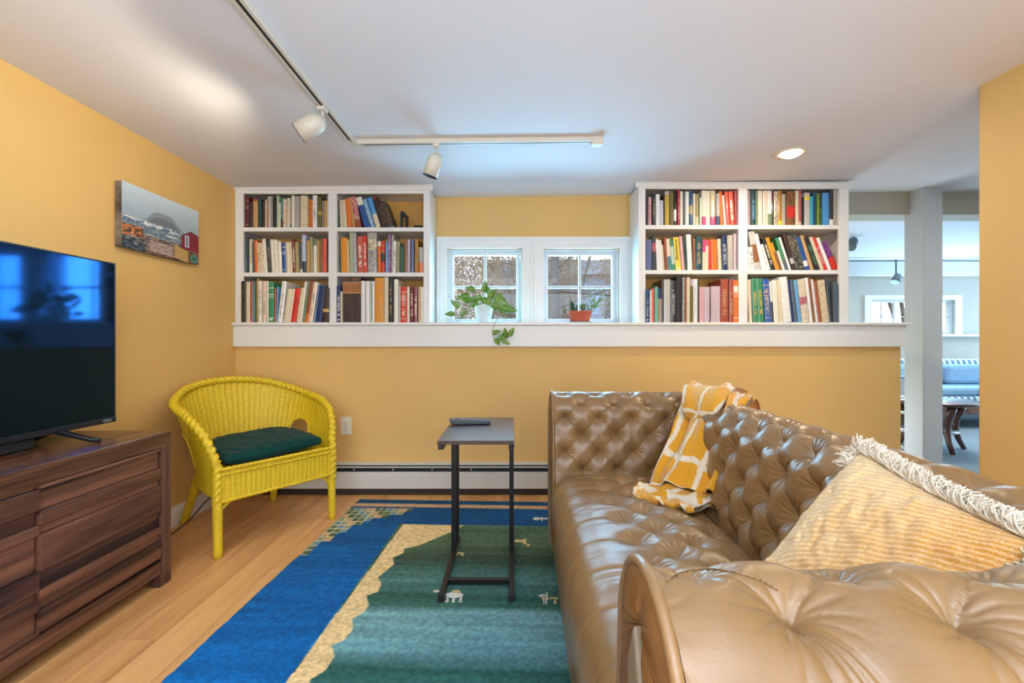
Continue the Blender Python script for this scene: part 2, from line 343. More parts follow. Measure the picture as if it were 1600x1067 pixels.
# ------------------------------------------------------------------ bookcases
M_BACK = mat('bookcase_back_paint', (214, 160, 78), 0.7, ns=3, na=0.03)
def bookcase(name, label, x0, x1, openings, ztop_open, shelves, crown_z, over_l, over_r):
    t = tag(empty(name, ((x0+x1)/2, 3.08, 1.103)), label, 'bookcase'); ox, oy, oz = -(x0+x1)/2, -3.08, -1.103
    yf, yb = 2.955, 3.195
    def bx(nm, m, a, b_, c, d, e, f, bev=0.0015, par=t): return box(nm, m, a+ox, b_+ox, c+oy, d+oy, e+oz, f+oz, par, bev)
    edges = [x0]+[v for o in openings for v in o]+[x1]
    for a, b_ in zip(edges[::2], edges[1::2]): 
        bx('upright', M_WHITE, a, b_, yf, yf+0.02, 1.1035, ztop_open)
        if a == x0: bx('side_panel', M_WHITE, a, a+0.018, yf+0.02, yb, 1.1035, crown_z-0.012)
        elif b_ == x1: bx('side_panel', M_WHITE, x1-0.018, x1, yf+0.02, yb, 1.1035, crown_z-0.012)
        else: bx('side_panel', M_WHITE, a+0.008, b_-0.008, yf+0.02, yb-0.01, 1.1035, ztop_open+0.02)
    bx('top_rail', M_WHITE, x0, x1, yf, yf+0.02, ztop_open, crown_z-0.012)
    cb = MB(); p = [(0, -0.024), (-0.006, -0.02), (-0.012, -0.006), (-0.02, 0.0), (-0.02, 0.006), (0, 0.006)]
    cb.prism(p, lambda q, u: (u+ox, yf+q[0]+oy, crown_z+q[1]+oz), x0-over_l, x1+over_r); cb.build('crown', M_WHITE, t)
    bx('top_panel', M_WHITE, x0+0.018, x1-0.018, yf+0.02, yb, ztop_open+0.02, ztop_open+0.034)
    bx('back_panel', M_BACK, x0+0.018, x1-0.018, yb-0.008, yb, 1.1035, ztop_open+0.02)
    for (a, b_) in openings:
        for zt in shelves: bx('shelf', M_WHITE, a-0.014, b_+0.014, yf+0.004, yb-0.009, zt-0.026, zt)
    return t
bookcase('bookcase', 'white built-in bookcase on the ledge between the left wall and the windows', XL+0.002, -0.533, [(-1.746, -1.192), (-1.1375, -0.575)], 1.94, [1.722, 1.4285], 1.985, 0, 0.02)
bookcase('bookcase', 'white built-in bookcase on the ledge right of the windows', 0.822, 2.187, [(0.867, 1.471), (1.529, 2.125)], 1.972, [1.737, 1.4445], 2.003, 0.02, 0.022)

# ------------------------------------------------------------------ books
COLS = dict(maroon='6b1f2a', plum='3c2230', tan='c49a62', darkteal='1f4a52', darkbrown='3a261e', cream='e0d0b0', rust='9c4a28', silver='c0bcb8',
    grey='9a9792', black='1e1c1c', palegreen='bcd0b4', teal='4e8a8c', orange='e0742a', ivory='ece6d6', olive='6a6228', mauve='9a8088', slate='56606e',
    darkgreen='21443a', charcoal='34363a', white='eeecea', blue='1f4f92', burgundy='7c2432', khaki='a89a68', lavender='c4c6dc', coral='f0604c',
    brick='a84a34', pink='dca8ac', aqua='6ab8a0', red='d8301e', sage='7c8a68', lightblue='6aa4d4', navy='16305e', ochre='b07c2c', amber='e8951e',
    terracotta='c45a40', crimson='a82030', purple='7a3a82', skyblue='4f9ad8', green='3c8a5c', darkblue='1c4a72', peach='ecd4bc', turquoise='38a8c0',
    lime='8aa838', yellow='f0d23c', rose='b85a62', brown='8c5c34', slateblue='5e6a94', mustard='c8a83c', greyish='b0aca4', lilac='c8b4be', royal='2a5cae', gold='d4b060', magenta='c83a80')
BOOKGEN = mat('book_cloth', (255, 255, 255), 0.5, ns=60, na=0.06, attr=True, bump=0.1, bs=500)
BOOKGLOSS = mat('book_gloss_jacket', (255, 255, 255), 0.28, ns=60, na=0.04, attr=True, coat=0.3)
M_PAGE = mat('book_pages', (232, 222, 198), 0.8, ns=8, na=0.1, stretch=(60, 1, 1))
ORD = 'first second third fourth fifth sixth seventh eighth ninth tenth eleventh twelfth thirteenth fourteenth fifteenth sixteenth seventeenth eighteenth nineteenth twentieth twenty-first twenty-second twenty-third twenty-fourth twenty-fifth twenty-sixth twenty-seventh twenty-eighth'.split()
# every entry: left, right, lean, top (all in a tenth of a photo pixel or so), colour, print on the spine
CELLS = [
 ('left bookcase', 'left bay', 'top shelf', 370, 285, 768, 1.722, 2.985, '''120 200 0 235 maroon b|205 265 0 330 plum|275 355 0 275 tan u:rust:.1|362 412 0 280 darkteal|418 465 0 320 darkbrown|468 498 0 290 cream|500 520 0 250 rust|522 568 0 235 silver|570 605 0 240 grey|610 655 0 260 black|660 698 0 215 palegreen|700 735 0 345 cream u:white:.06|738 772 0 270 teal l:black:.3|775 833 0 280 peach d:brown|835 888 0 260 cream|890 913 0 270 grey l:darkblue:.15|915 965 0 222 ivory|968 1040 0 235 greyish|1058 1178 0 225 cream b|1180 1208 0 270 tan|1210 1262 0 285 orange|1268 1340 0 220 white t:grey|1350 1412 0 245 olive m:mustard:.42:.55|1415 1448 0 300 mauve|1452 1508 0 305 tan|1510 1540 0 215 cream'''),
 ('left bookcase', 'left bay', 'middle shelf', 370, 355, 757, 1.4285, 2.985, '''118 163 0 140 slate|165 200 0 200 darkgreen|205 258 0 200 cream l:ivory:.3|260 292 -10 250 slate|300 360 -20 225 orange|364 468 -28 265 cream d:brown|470 520 -40 195 ivory|528 586 -38 195 charcoal t:grey|592 640 -35 205 ivory|642 700 -30 208 ivory|702 756 -22 240 ivory|760 826 -20 260 blue b:white|830 884 -18 250 cream|886 936 -18 250 cream|940 980 -18 200 burgundy t:peach|985 1045 -14 245 khaki|1055 1098 -10 260 slate l:ivory:.14|1100 1163 -12 130 lavender l:charcoal:.3|1168 1220 -5 225 tan|1222 1270 -5 165 khaki|1275 1333 -4 195 ivory u:sage:.2|1335 1375 0 230 tan|1377 1434 -3 235 brown|1440 1500 0 195 coral|1505 1540 0 240 darkgreen'''),
 ('left bookcase', 'left bay', 'bottom shelf', 370, 430, 785, 1.1035, 2.945, '''75 150 0 100 black d:olive|152 220 0 108 cream|222 262 0 105 brick l:magenta:.12|265 305 0 105 teal u:slate:.05|308 333 0 100 olive|335 364 0 62 khaki|365 420 0 100 ivory t:grey|435 490 0 100 peach t:grey|500 528 0 98 ivory|530 618 0 115 green b:ivory w|622 645 4 215 terracotta|650 676 20 190 lightblue|682 756 80 100 white t:grey|774 842 76 222 cream|850 895 76 230 peach|900 984 78 215 red t:crimson|990 1038 82 205 cream|1048 1086 88 105 ivory|1092 1130 92 95 sage|1134 1186 94 95 rust l:orange:.2|1192 1264 94 110 peach t:grey|1278 1302 84 150 lightblue t:slate|1306 1410 70 178 navy|1428 1535 6 210 darkbrown m:gold:.3:.38'''),
 ('left bookcase', 'right bay', 'top shelf', 520, 285, 765, 1.722, 2.985, '''70 110 0 300 darkteal|118 178 -16 295 cream d:tan|182 240 -28 290 cream|250 330 -48 270 orange|336 382 -72 240 tan|390 480 -88 235 rose d:ivory l:rust:.25|536 630 -150 240 blue u:ivory:.25|640 712 -158 265 lightblue d:ivory|730 812 -160 250 skyblue l:cream:.45|822 880 -162 225 darkbrown u:crimson:.1|885 1040 -168 310 black d:brown'''),
 ('left bookcase', 'right bay', 'middle shelf', 520, 355, 757, 1.4285, 2.985, '''65 103 0 170 greyish|105 135 0 230 darkteal|140 250 -8 175 amber|252 275 -6 210 cream|280 345 -6 85 palegreen s:khaki|350 408 -12 100 navy s:white|415 513 -12 155 terracotta t:ivory|520 575 -12 145 red t:ivory|582 735 -5 95 greyish m:cream:.6:.85 d:slate|745 800 0 235 orange u:ivory:.15|805 868 2 235 red m:charcoal:.35:.65 b:mustard|875 918 4 240 lightblue|922 962 8 120 purple d:white|966 1000 10 125 silver d:purple|1004 1050 10 235 white t:charcoal|1056 1108 10 240 khaki|1112 1183 6 320 darkgreen d:green|1190 1238 4 205 brown|1240 1285 4 205 lilac|1295 1350 4 200 slateblue|1365 1425 4 205 ochre|1432 1508 0 335 greyish l:orange:.4'''),
 ('left bookcase', 'right bay', 'bottom shelf', 520, 430, 785, 1.1035, 2.945, '''62 127 0 185 navy t:white w|129 157 0 270 cream|470 535 0 95 white|545 610 0 98 white|612 640 0 98 palegreen|650 695 0 98 white|698 850 0 45 amber d:tan|854 925 0 35 cream|928 1000 0 30 black t:khaki|1020 1090 0 70 ivory|1095 1130 0 180 silver|1132 1228 0 195 red b:peach t:peach|1232 1280 0 190 cream|1285 1343 0 190 maroon t:peach|1345 1412 0 190 burgundy t:peach|1420 1460 0 195 tan|1462 1505 0 195 ivory'''),
 ('right bookcase', 'left bay', 'top shelf', 1005, 285, 712, 1.737, 2.985, '''40 80 0 260 plum|85 135 0 245 pink t:rose|150 200 0 190 charcoal t:khaki|205 268 0 205 white|275 335 0 300 lavender|340 356 0 200 black|358 425 0 150 mustard u:silver:.12|430 505 0 140 olive|510 555 0 185 black m:white:.15:.5|565 608 0 130 crimson t:pink|610 655 0 155 ivory|660 693 0 170 slate|695 755 0 160 white|760 820 0 155 darkblue m:khaki:.35:.6|825 860 0 190 ivory|872 925 0 195 khaki l:cream:.3|930 968 0 260 palegreen|970 1040 0 140 ivory l:magenta:.27|1042 1112 0 140 ivory|1115 1200 0 140 cream l:magenta:.27|1210 1270 0 190 silver l:darkblue:.3|1282 1335 -28 155 orange|1350 1385 -40 215 white|1394 1452 -38 150 coral|1456 1530 -38 150 coral t:ivory|1535 1582 -24 150 rose'''),
 ('right bookcase', 'left bay', 'middle shelf', 1005, 355, 720, 1.4445, 2.985, '''45 138 0 205 slateblue|150 215 -2 145 charcoal m:rose:.55:.8|230 276 -22 200 white|280 330 -25 215 white|334 366 -28 290 cream|372 410 -38 170 rust|414 478 -44 195 peach l:teal:.45|482 540 -48 195 green m:palegreen:.2:.75|545 633 -50 165 yellow w|638 692 -48 150 pink|695 730 -38 150 darkgreen|738 818 -26 125 white|825 875 -8 190 brown|877 970 2 155 darkteal t:khaki|978 1030 4 210 cream u:magenta:.4|1034 1085 4 210 peach u:rose:.2|1087 1133 0 205 red|1140 1235 -14 205 orange|1245 1308 -20 200 cream d:sage|1320 1400 -20 140 navy t:silver|1406 1498 -14 140 greyish|1508 1572 -8 115 lilac'''),
 ('right bookcase', 'left bay', 'bottom shelf', 1005, 430, 778, 1.1035, 2.945, '''45 100 0 235 darkblue t:silver w|108 135 0 250 white|138 180 0 225 coral|185 238 0 195 aqua|240 273 0 210 khaki u:darkblue:.3|275 300 0 230 lilac u:navy:.3|305 340 0 75 darkbrown|345 455 0 70 silver|460 558 0 90 black t:grey|560 638 0 22 black|650 690 0 40 greyish d:charcoal|695 718 0 50 rust|720 775 0 35 cream|780 830 0 70 olive u:lilac:.15|832 903 0 65 white t:lavender|907 928 0 70 charcoal|932 1008 0 195 pink|1010 1103 0 195 lilac|1125 1280 0 185 lilac|1295 1420 0 70 brick t:tan|1430 1503 0 70 brick t:tan|1507 1584 0 85 orange m:ivory:.72:.85 b:ivory'''),
 ('right bookcase', 'right bay', 'top shelf', 1163, 285, 690, 1.737, 2.985, '''25 65 0 140 pink d:magenta|68 105 0 135 grey|110 180 0 130 darkteal t:lightblue|185 223 0 150 sage|225 300 0 135 ivory|305 383 0 140 peach|385 455 0 140 white l:sage:.35|460 493 0 140 black u:maroon:.25|495 560 0 150 cream d:charcoal|565 625 0 140 ochre l:yellow:.15|630 690 0 195 greyish|700 845 0 150 brown m:red:.25:.55 d:black|850 900 0 140 cream|905 945 0 130 rose l:cream:.12|950 990 0 250 black|995 1085 0 175 silver m:yellow:.78:.88|1090 1138 0 235 turquoise|1140 1205 0 165 darkblue|1208 1232 0 190 lime|1235 1290 0 200 black d:lime|1295 1400 0 180 skyblue|1405 1470 0 140 charcoal l:white:.18|1475 1560 0 110 greyish'''),
 ('right bookcase', 'right bay', 'middle shelf', 1163, 355, 715, 1.4445, 2.985, '''50 160 -30 330 white d:black|170 280 -110 55 silver m:brown:.2:.65|286 350 -128 110 white|356 440 -134 280 white t:pink|447 510 -172 165 black t:cream|516 576 -180 170 amber|582 636 -160 250 brown u:amber:.35|642 680 -110 390 ivory|690 742 -182 165 green l:slate:.3|748 788 -182 160 white|794 862 -170 100 darkbrown m:silver:.18:.32|868 1010 -165 102 charcoal d:khaki|1022 1100 -172 150 blue m:white:.12:.28|1116 1176 -186 125 tan|1184 1260 -198 160 black t:green|1268 1326 -204 155 cream|1332 1396 -210 150 red t:pink|1402 1460 -212 165 white|1468 1570 -188 230 purple l:red:.45'''),
 ('right bookcase', 'right bay', 'bottom shelf', 1163, 430, 772, 1.1035, 2.945, '''85 130 -28 75 cream|150 240 -38 50 green t:gold|243 335 -42 52 green t:gold|350 450 -50 60 royal b:gold t:gold|462 497 -48 110 ivory l:charcoal:.5|502 588 -46 80 ivory|592 645 -50 78 cream|652 785 -84 22 white|794 842 -80 70 navy|846 890 -78 75 slate|897 958 -80 75 lightblue|964 1084 -84 60 cream m:rose:.4:.6 d:silver|1094 1140 -86 40 white|1144 1190 -86 40 brown|1194 1230 -88 70 white|1236 1294 -88 90 black s:orange|1302 1420 -86 75 cream d:tan|1426 1476 -56 130 charcoal|1486 1570 -8 110 slate'''),
]
NR, NC = 48, 6
M_TITLE = mat('title_ink', (60, 56, 30), 0.5, na=0.02)
def mkbook(w, h, dep, c, deco, seed):
    r = random.Random(seed); base = np.array(srgb(COLS[c])); C = np.tile(base, (NR+1, NC+1, 1)); fr = np.linspace(0, 1, NR+1)
    for dct in deco:
        p = dct.split(':')
        if p[0] == 'l': C[fr <= float(p[2])] = srgb(COLS[p[1]])
        elif p[0] == 'u': C[fr >= 1-float(p[2])] = srgb(COLS[p[1]])
        elif p[0] == 'm': C[(fr >= float(p[2])) & (fr <= float(p[3]))] = srgb(COLS[p[1]])
        elif p[0] == 'b':
            cc = srgb(COLS[p[1]]) if len(p) > 1 else srgb(COLS['gold'])
            for j in (int(NR*.86), int(NR*.7), int(NR*.64), int(NR*.12)): C[j] = np.array(cc)*0.8+base*0.2
        elif p[0] == 't':
            cc = np.array(srgb(COLS[p[1]])); a, b_ = int(NR*.2), int(NR*r.uniform(.7, .86)); gap = r.randint(a+4, b_-4)
            for j in range(a, b_):
                if abs(j-gap) < 2: continue
                for i in (2, 3, 4):
                    if r.random() < 0.62: C[j, i] = cc*0.85+base*0.15
        elif p[0] == 'd':
            cc = np.array(srgb(COLS[p[1]]))
            for j in range(2, NR-1):
                for i in range(0, NC+1):
                    if r.random() < 0.3: C[j, i] = cc*0.75+C[j, i]*0.25
        elif p[0] == 's': C[::2] = np.array(srgb(COLS[p[1]]))
        elif p[0] == 'w': C[3:5, 2:5] = srgb(COLS['white'])
    C *= np.random.default_rng(seed).uniform(0.93, 1.04, C.shape[:1]+(C.shape[1], 1))
    # one mesh: curved spine + boards (hollow at top, bottom and fore edge where pages show)
    rd = min(0.004, w*0.18); X = np.linspace(0, w, NC+1); Y = -rd*np.sqrt(np.maximum(0, 1-((X-w/2)/(w/2))**2*0.9))+rd*0.3
    V = []; CC = []
    for j in range(NR+1):
        for i in range(NC+1): V.append((X[i], Y[i], h*fr[j])); CC.append(C[j, i])
    Fc = [(j*(NC+1)+i, j*(NC+1)+i+1, (j+1)*(NC+1)+i+1, (j+1)*(NC+1)+i) for j in range(NR) for i in range(NC)]
    bt = min(0.0025, w*0.12); k = len(V)
    for (xa, xb) in ((0, bt), (w-bt, w)):
        for (x, y, z) in ((xa, Y[0], 0), (xb, Y[0], 0), (xb, dep, 0), (xa, dep, 0), (xa, Y[0], h), (xb, Y[0], h), (xb, dep, h), (xa, dep, h)): V.append((x, y, z)); CC.append(C[0 if z == 0 else NR, 0]*0.3+base*0.7)
        Fc += [tuple(q+k for q in f) for f in ((0, 3, 2, 1), (4, 5, 6, 7), (0, 1, 5, 4), (1, 2, 6, 5), (2, 3, 7, 6), (3, 0, 4, 7))]; k += 8
    me = bpy.data.meshes.new('book'); me.from_pydata(V, [], Fc); me.materials.append(BOOKGLOSS if r.random() < 0.4 else BOOKGEN)
    ca = me.color_attributes.new('Col', 'FLOAT_COLOR', 'POINT'); ca.data.foreach_set('color', np.c_[np.array(CC), np.ones(len(CC))].astype(np.float32).reshape(-1))
    return me, bt
NAMEC = dict(darkteal='dark teal', darkbrown='dark brown', palegreen='pale green', darkgreen='dark green', lightblue='light blue', skyblue='sky blue',
             darkblue='dark blue', slateblue='slate blue', greyish='warm grey', slate='slate grey', silver='silver grey', royal='royal blue')
seed = 100
for side, bay, row, ox_, oy_, yb_, z0, ysp, data in CELLS:
    items = data.split('|')
    for i, it in enumerate(items):
        f = it.split(); a, b_, lean, yt = map(float, f[:4]); c = f[4]; deco = f[5:]; seed += 1
        K = 10.6667; s = ysp/F; x0 = (ox_+a/K-CX)*s; x1 = (ox_+b_/K-CX)*s; zt = EZ+(CY-(oy_+yt/K))*s; H = zt-z0; ang = math.atan2(lean/K*s, H)
        w = max(0.006, (x1-x0)*math.cos(ang)-0.0006); h = H/math.cos(ang)*0.99 if abs(ang) > .05 else H
        if abs(ang) > .05: h = (H-w*abs(math.sin(ang)))/math.cos(ang)
        dep = min(0.19, max(0.12, h*0.72)); me, bt = mkbook(w, h, dep, c, deco, seed)
        o = link('book', me); jit = random.uniform(-0.006, 0.004) if row != 'bottom shelf' else random.uniform(-0.003, 0.003)
        if ang >= 0: o.location = (x1-w*math.cos(ang), ysp+jit, z0+0.0004+w*math.sin(ang))
        else: o.location = (x0, ysp+jit, z0+0.0004)
        o.rotation_euler = (0, ang, 0)
        if ang < -0.0: o.location = (x0, ysp+jit, z0+0.0004)
        size = ('tall ' if h > 0.262 else 'short ' if h < 0.205 else '')+('thick ' if w > 0.036 else 'thin ' if w < 0.014 else '')
        lab = '%s%s book, %s%s from left, %s, %s of %s' % (size, NAMEC.get(c, c), 'leaning, ' if abs(ang) > .09 else '', ORD[i], row, bay, side)
        tag(o, lab, 'book', 'books on the %s of the %s %s' % (row, side, bay))
        MB().box(bt*1.2, w-bt*1.2, 0.002, dep-0.003, 0.002, h-0.003).build('page_block', M_PAGE, o)
        if c == 'yellow' and 'w' in deco:
            text_mesh('title_lettering', 'Archaeology', 0.027, M_TITLE, o, Matrix.Translation((w/2, -0.0042, h*0.62)) @ Matrix.Rotation(R(90), 4, 'X') @ Matrix.Rotation(R(-90), 4, 'Z'))
# wooden keepsake box, bookend, small black box
kb = tag(empty('keepsake_box', W(549.5, 503.5, 2.96)), 'dark wooden box with a tan band among the books of left bookcase', 'box'); kb.location.z = 1.1035
kw = 0.060; kh = 0.296
MB().box(-kw, kw, 0, 0.17, 0, 0.190).build('box_body', M_WALNUTZ, kb, bevel=0.003)
MB().box(-kw, kw, 0.0, 0.17, 0.2625, 0.296).build('box_lid', M_WALNUTZ, kb, bevel=0.003)
MB().box(-kw+0.001, kw-0.001, 0.001, 0.169, 0.194, 0.2585).build('middle_band', mat('tan_band', (166, 108, 62), 0.5, ns=20), kb)
for z in (0.190, 0.2585): MB().box(-kw-0.0005, kw+0.0005, -0.001, 0.171, z, z+0.004).build('band_edge', mat('pale_inlay', (226, 184, 128), 0.5), kb)
be = MB(); cx0 = W(630.5, 357, 2.99).x; ww = 0.03; hh = 0.113
out = [(-0.02, 0), (-0.02, hh*0.9), (-0.012, hh), (0.0, hh), (0.028, hh*0.72), (0.028, 0), (0.012, 0), (0.012, hh*0.6), (0.004, hh*0.72), (-0.006, hh*0.7), (-0.006, 0)]
be.prism(out, lambda p, t: (p[0], t, p[1]), 0, 0.03)
tag(be.build('bookend', M_BLACK, loc=(cx0, 2.985, 1.7222)), 'black arched metal bookend standing beside the leaning books', 'bookend')
x_ = W(653.5, 357, 2.99).x
bo = tag(empty('small_box', (x_, 2.99, 1.7222)), 'low black box in the corner of left bookcase top shelf', 'box')
MB().box(-0.026, 0.026, -0.02, 0.05, 0, 0.012).build('box_body', M_BLACK, bo, bevel=0.001); MB().box(-0.027, 0.027, -0.021, 0.051, 0.0122, 0.0165).build('box_lid', M_BLACK, bo, bevel=0.001)

# ------------------------------------------------------------------ baseboard heater, outlets, cord
ht = tag(empty('baseboard_heater', (-0.72, 2.93, 0)), 'long white metal baseboard heater along the foot of back wall', 'heater')
hx0, hx1 = -0.99, 0.96
def hb(nm, m, y0, y1, z0, z1, a=hx0, b_=hx1, bev=0.001): return MB().box(a, b_, y0, y1, z0, z1).build(nm, m, ht, bevel=bev)
hb('back_plate', M_HEAT, 0.022, 0.031, 0.02, 0.2); hb('top_cover', M_HEAT, -0.03, 0.022, 0.192, 0.2); hb('front_panel', M_HEAT, -0.04, -0.034, 0.045, 0.152)
hb('front_lip', M_HEAT, -0.034, -0.027, 0.176, 0.1835); hb('slot', M_DARK, -0.022, -0.018, 0.06, 0.191)
hb('lower_gap', mat('brown_gap', (60, 46, 38), .8), -0.02, 0.0, 0.002, 0.05)  # brown strip fills the open gap, shade put into its colour
for x in np.linspace(hx0+0.2, hx1-0.25, 7): MB().box(x-0.004, x+0.004, -0.026, -0.021, 0.158, 0.167).build('bracket', M_HEAT, ht)
MB().box(hx1, hx1+0.012, -0.041, 0.03, 0.03, 0.201).build('end_cap', M_HEAT, ht, bevel=0.002)
M_PLATE = mat('outlet_plate', (226, 222, 206), 0.35, ns=5, na=0.01)
def outlet(label, mtx):
    t = empty('wall_outlet'); t.matrix_world = mtx; tag(t, label, 'outlet', 'wall outlets')
    MB().box(-0.035, 0.035, -0.006, 0, -0.0575, 0.0575).build('cover_plate', M_PLATE, t, bevel=0.002)
    for z in (-0.02, 0.02):
        s = MB().lathe([(0.0165, 0), (0.0165, 0.002), (0.014, 0.003)], (0, -0.006, z), 16, ax=(0, -1, 0)).build('socket', M_PLATE, t)
        q = MB(); q.box(-0.008, -0.0055, -0.0098, -0.009, z-0.002, z+0.006); q.box(0.0055, 0.008, -0.0098, -0.009, z-0.002, z+0.006); q.lathe([(0.0022, 0), (0.0022, 0.0008)], (0, -0.009, z-0.008), 8, ax=(0, -1, 0))
        q.build('slots', M_DARK, s)
    MB().lathe([(0.003, 0), (0.003, 0.001)], (0, -0.006, 0), 8, ax=(0, -1, 0)).build('screw', M_STEEL, t)
outlet('white wall outlet between the wicker chair and the side table', Matrix.Translation((-1.078, YB, 0.432)))
outlet('white wall outlet seen through the arched hole of the wicker chair', Matrix.Translation((-1.455, YB, 0.44)))
outlet('white outlet on the left wall between cabinet and wicker chair', Matrix.Translation((XL, 2.575, 0.435)) @ Matrix.Rotation(R(90), 4, 'Z'))
cb = MB(); cp = cr_spline([(-1.66, 1.92, 0.012), (-1.70, 2.10, 0.005), (-1.72, 2.29, 0.005), tuple(W(300, 808, 2.38)), tuple(W(318, 787, 2.42)), tuple(W(331, 771, 2.47)), (-1.72, 2.56, .22), (-1.772, 2.585, 0.33), (-1.772, 2.58, 0.405)], 70)
cb.tube(cp, 0.0035, 8); cb.box(-1.791, -1.765, 2.568, 2.592, 0.402, 0.428)
tag(cb.build('power_cord', mat('black_rubber', (22, 22, 24), 0.5)), 'black power cord running from behind the cabinet to left wall outlet', 'cord')

# ------------------------------------------------------------------ ceiling track lights
tk = tag(empty('track_rail', (-0.795, 2.286, cz(-0.795))), 'white L-shaped lighting track on the ceiling', 'track light rail')
th, tw = 0.022, 0.036
def rail(nm, p0, p1, n2):
    p0 = Vector(p0); p1 = Vector(p1); d = (p1-p0); L = d.length; u = d.normalized(); v = Vector((0, 0, 1)).cross(u).normalized(); zz = Vector((0, 0, 1))
    prof = [(-tw/2, 0), (-tw/2, -th), (-0.006, -th), (-0.006, -th+0.012), (0.006, -th+0.012), (0.006, -th), (tw/2, -th), (tw/2, 0)]
    m = MB(); m.prism(prof, lambda q, t: p0+u*t+v*q[0]+zz*q[1], 0, L); r = m.build(nm, M_TRACK, tk, bevel=0.001)
    m = MB(); m.prism([(-0.0055, -th+0.0115), (0.0055, -th+0.0115), (0.0055, -th+0.001), (-0.0055, -th+0.001)], lambda q, t: p0+u*t+v*q[0]+zz*q[1], 0.03, L-0.03)
    m.build('track_slot', M_DARK, r)
rail('rail', (-0.0, -0.03, -0.001), (-0.0, -1.9, -0.001), 1)
x0 = 0.02; rail('rail', (x0, 0, 0.0), (1.245, 0, 0.0125*1.245-0.0005), 1)
MB().box(-0.02, 0.024, -0.032, 0.02, -th-0.001, -0.001).build('corner_joint', M_TRACK, tk, bevel=0.002)
MB().box(1.19, 1.25, -0.02, 0.02, -th-0.003, 0.0125*1.19-0.002).build('end_feed', M_TRACK, tk, bevel=0.002)
M_BULB = mat('lamp_lens', (255, 236, 200), 0.3, emit=6)
def track_head(label, base, d, length=0.115, rad=0.038):
    base = Vector(base); d = Vector(d).normalized(); t = tag(empty('track_spotlight', base), label, 'spotlight', 'ceiling track spotlights')
    MB().box(-0.016, 0.016, -0.02, 0.02, -0.016, 0).build('adapter', M_TRACK, t, bevel=0.002)
    MB().tube([(0, 0, -0.014), (0, 0, -0.04)], 0.005, 8).build('stem', M_TRACK, t)
    hc = Vector((0, 0, -0.04))+d*(length*0.46)+Vector((0, 0, -0.012))
    side = d.cross(Vector((0, 0, 1))); side = side.normalized() if side.length > 0.1 else Vector((1, 0, 0))
    st = hc-d*(length/2)
    MB().lathe([(0.004, 0), (rad*0.45, 0.002), (rad*0.78, 0.013), (rad*0.95, 0.03), (rad, 0.045), (rad, length), (rad*0.93, length), (rad*0.9, length*0.7), (0.01, length*0.68)], st, 28, ax=d).build('lamp_head', M_TRACK, t)
    MB().lathe([(rad*1.01, 0), (rad*1.01, 0.0025), (rad*0.9, 0.0025), (rad*0.9, 0)], st+d*(length-0.002), 28, ax=d).build('front_ring', M_DARK, t)
    MB().lathe([(0.001, 0), (rad*0.8, 0), (rad*0.8, 0.002), (0.001, 0.004)], st+d*(length*0.8), 20, ax=d).build('lens', M_BULB, t)
    y = MB(); e = hc+side*(rad+0.004)-d*0.01
    y.tube([Vector((0, 0, -0.036)), Vector((0, 0, -0.036))+side*(rad+0.004), e], 0.004, 6); y.lathe([(0.007, 0), (0.007, 0.006)], e-side*0.004, 12, ax=side)
    y.build('bracket', M_TRACK, t)
    return base+st-Vector((0, 0, 0))+d*(length+0.01)
p1 = track_head('white track spotlight aimed at the left wall', (-0.797, 1.915, cz(-0.8)-0.024), (-0.75, -0.12, -0.5), 0.12, 0.042)
p2 = track_head('white track spotlight hanging from the crosswise rail', (-0.378, 2.286, cz(-0.38)-0.024), (-0.32, 0.12, -0.9))
p3 = track_head('white track spotlight over the television, above the view', (-0.797, 0.95, cz(-0.8)-0.024), (-0.8, -0.1, -0.5), 0.12, 0.042)  # added unseen head, carries an extra lamp for the ceiling glow
p1b = p1+Vector((-0.75, -0.12, -0.5)).normalized()*0.05+Vector((0, 0, -.02)); spot('track_lamp', p1b, tuple(p1b+Vector((-0.75, -0.12, -0.5))), 10, (1.0, 0.86, 0.66), 160, 0.3, 0.07)
spot('track_lamp', p2, (-0.9, 1.9, 0.0), 12, WARM, 110, 0.9, 0.03)
spot('track_lamp', p3, (-1.8, 0.9, 1.45), 13, (1.0, 0.86, 0.66), 166, 0.3, 0.06)  # added lamp out of view, brightens ceiling and left wall
# recessed eyeball light
rl = tag(empty('recessed_light', (1.53, 2.50, cz(1.53))), 'lit round recessed eyeball light in the ceiling before right bookcase', 'ceiling light')
MB().lathe([(0.052, -0.0005), (0.056, -0.006), (0.083, -0.005), (0.088, -0.0005)], (0, 0, 0), 40).build('trim_ring', M_TRACK, rl)
MB().lathe([(0.001, 0.0), (0.052, 0.0), (0.05, -0.006), (0.04, -0.012), (0.001, -0.015)], (0, 0, -0.002), 32, ax=(0.12, 0.1, 1)).build('bulb_face', mat('lit_bulb', (255, 240, 214), 0.3, emit=14), rl)
area('recessed_lamp', (1.53, 2.50, cz(1.53)-0.022), (0, 0, 0), 0.09, 0.09, 9, WARM, 'DISK')
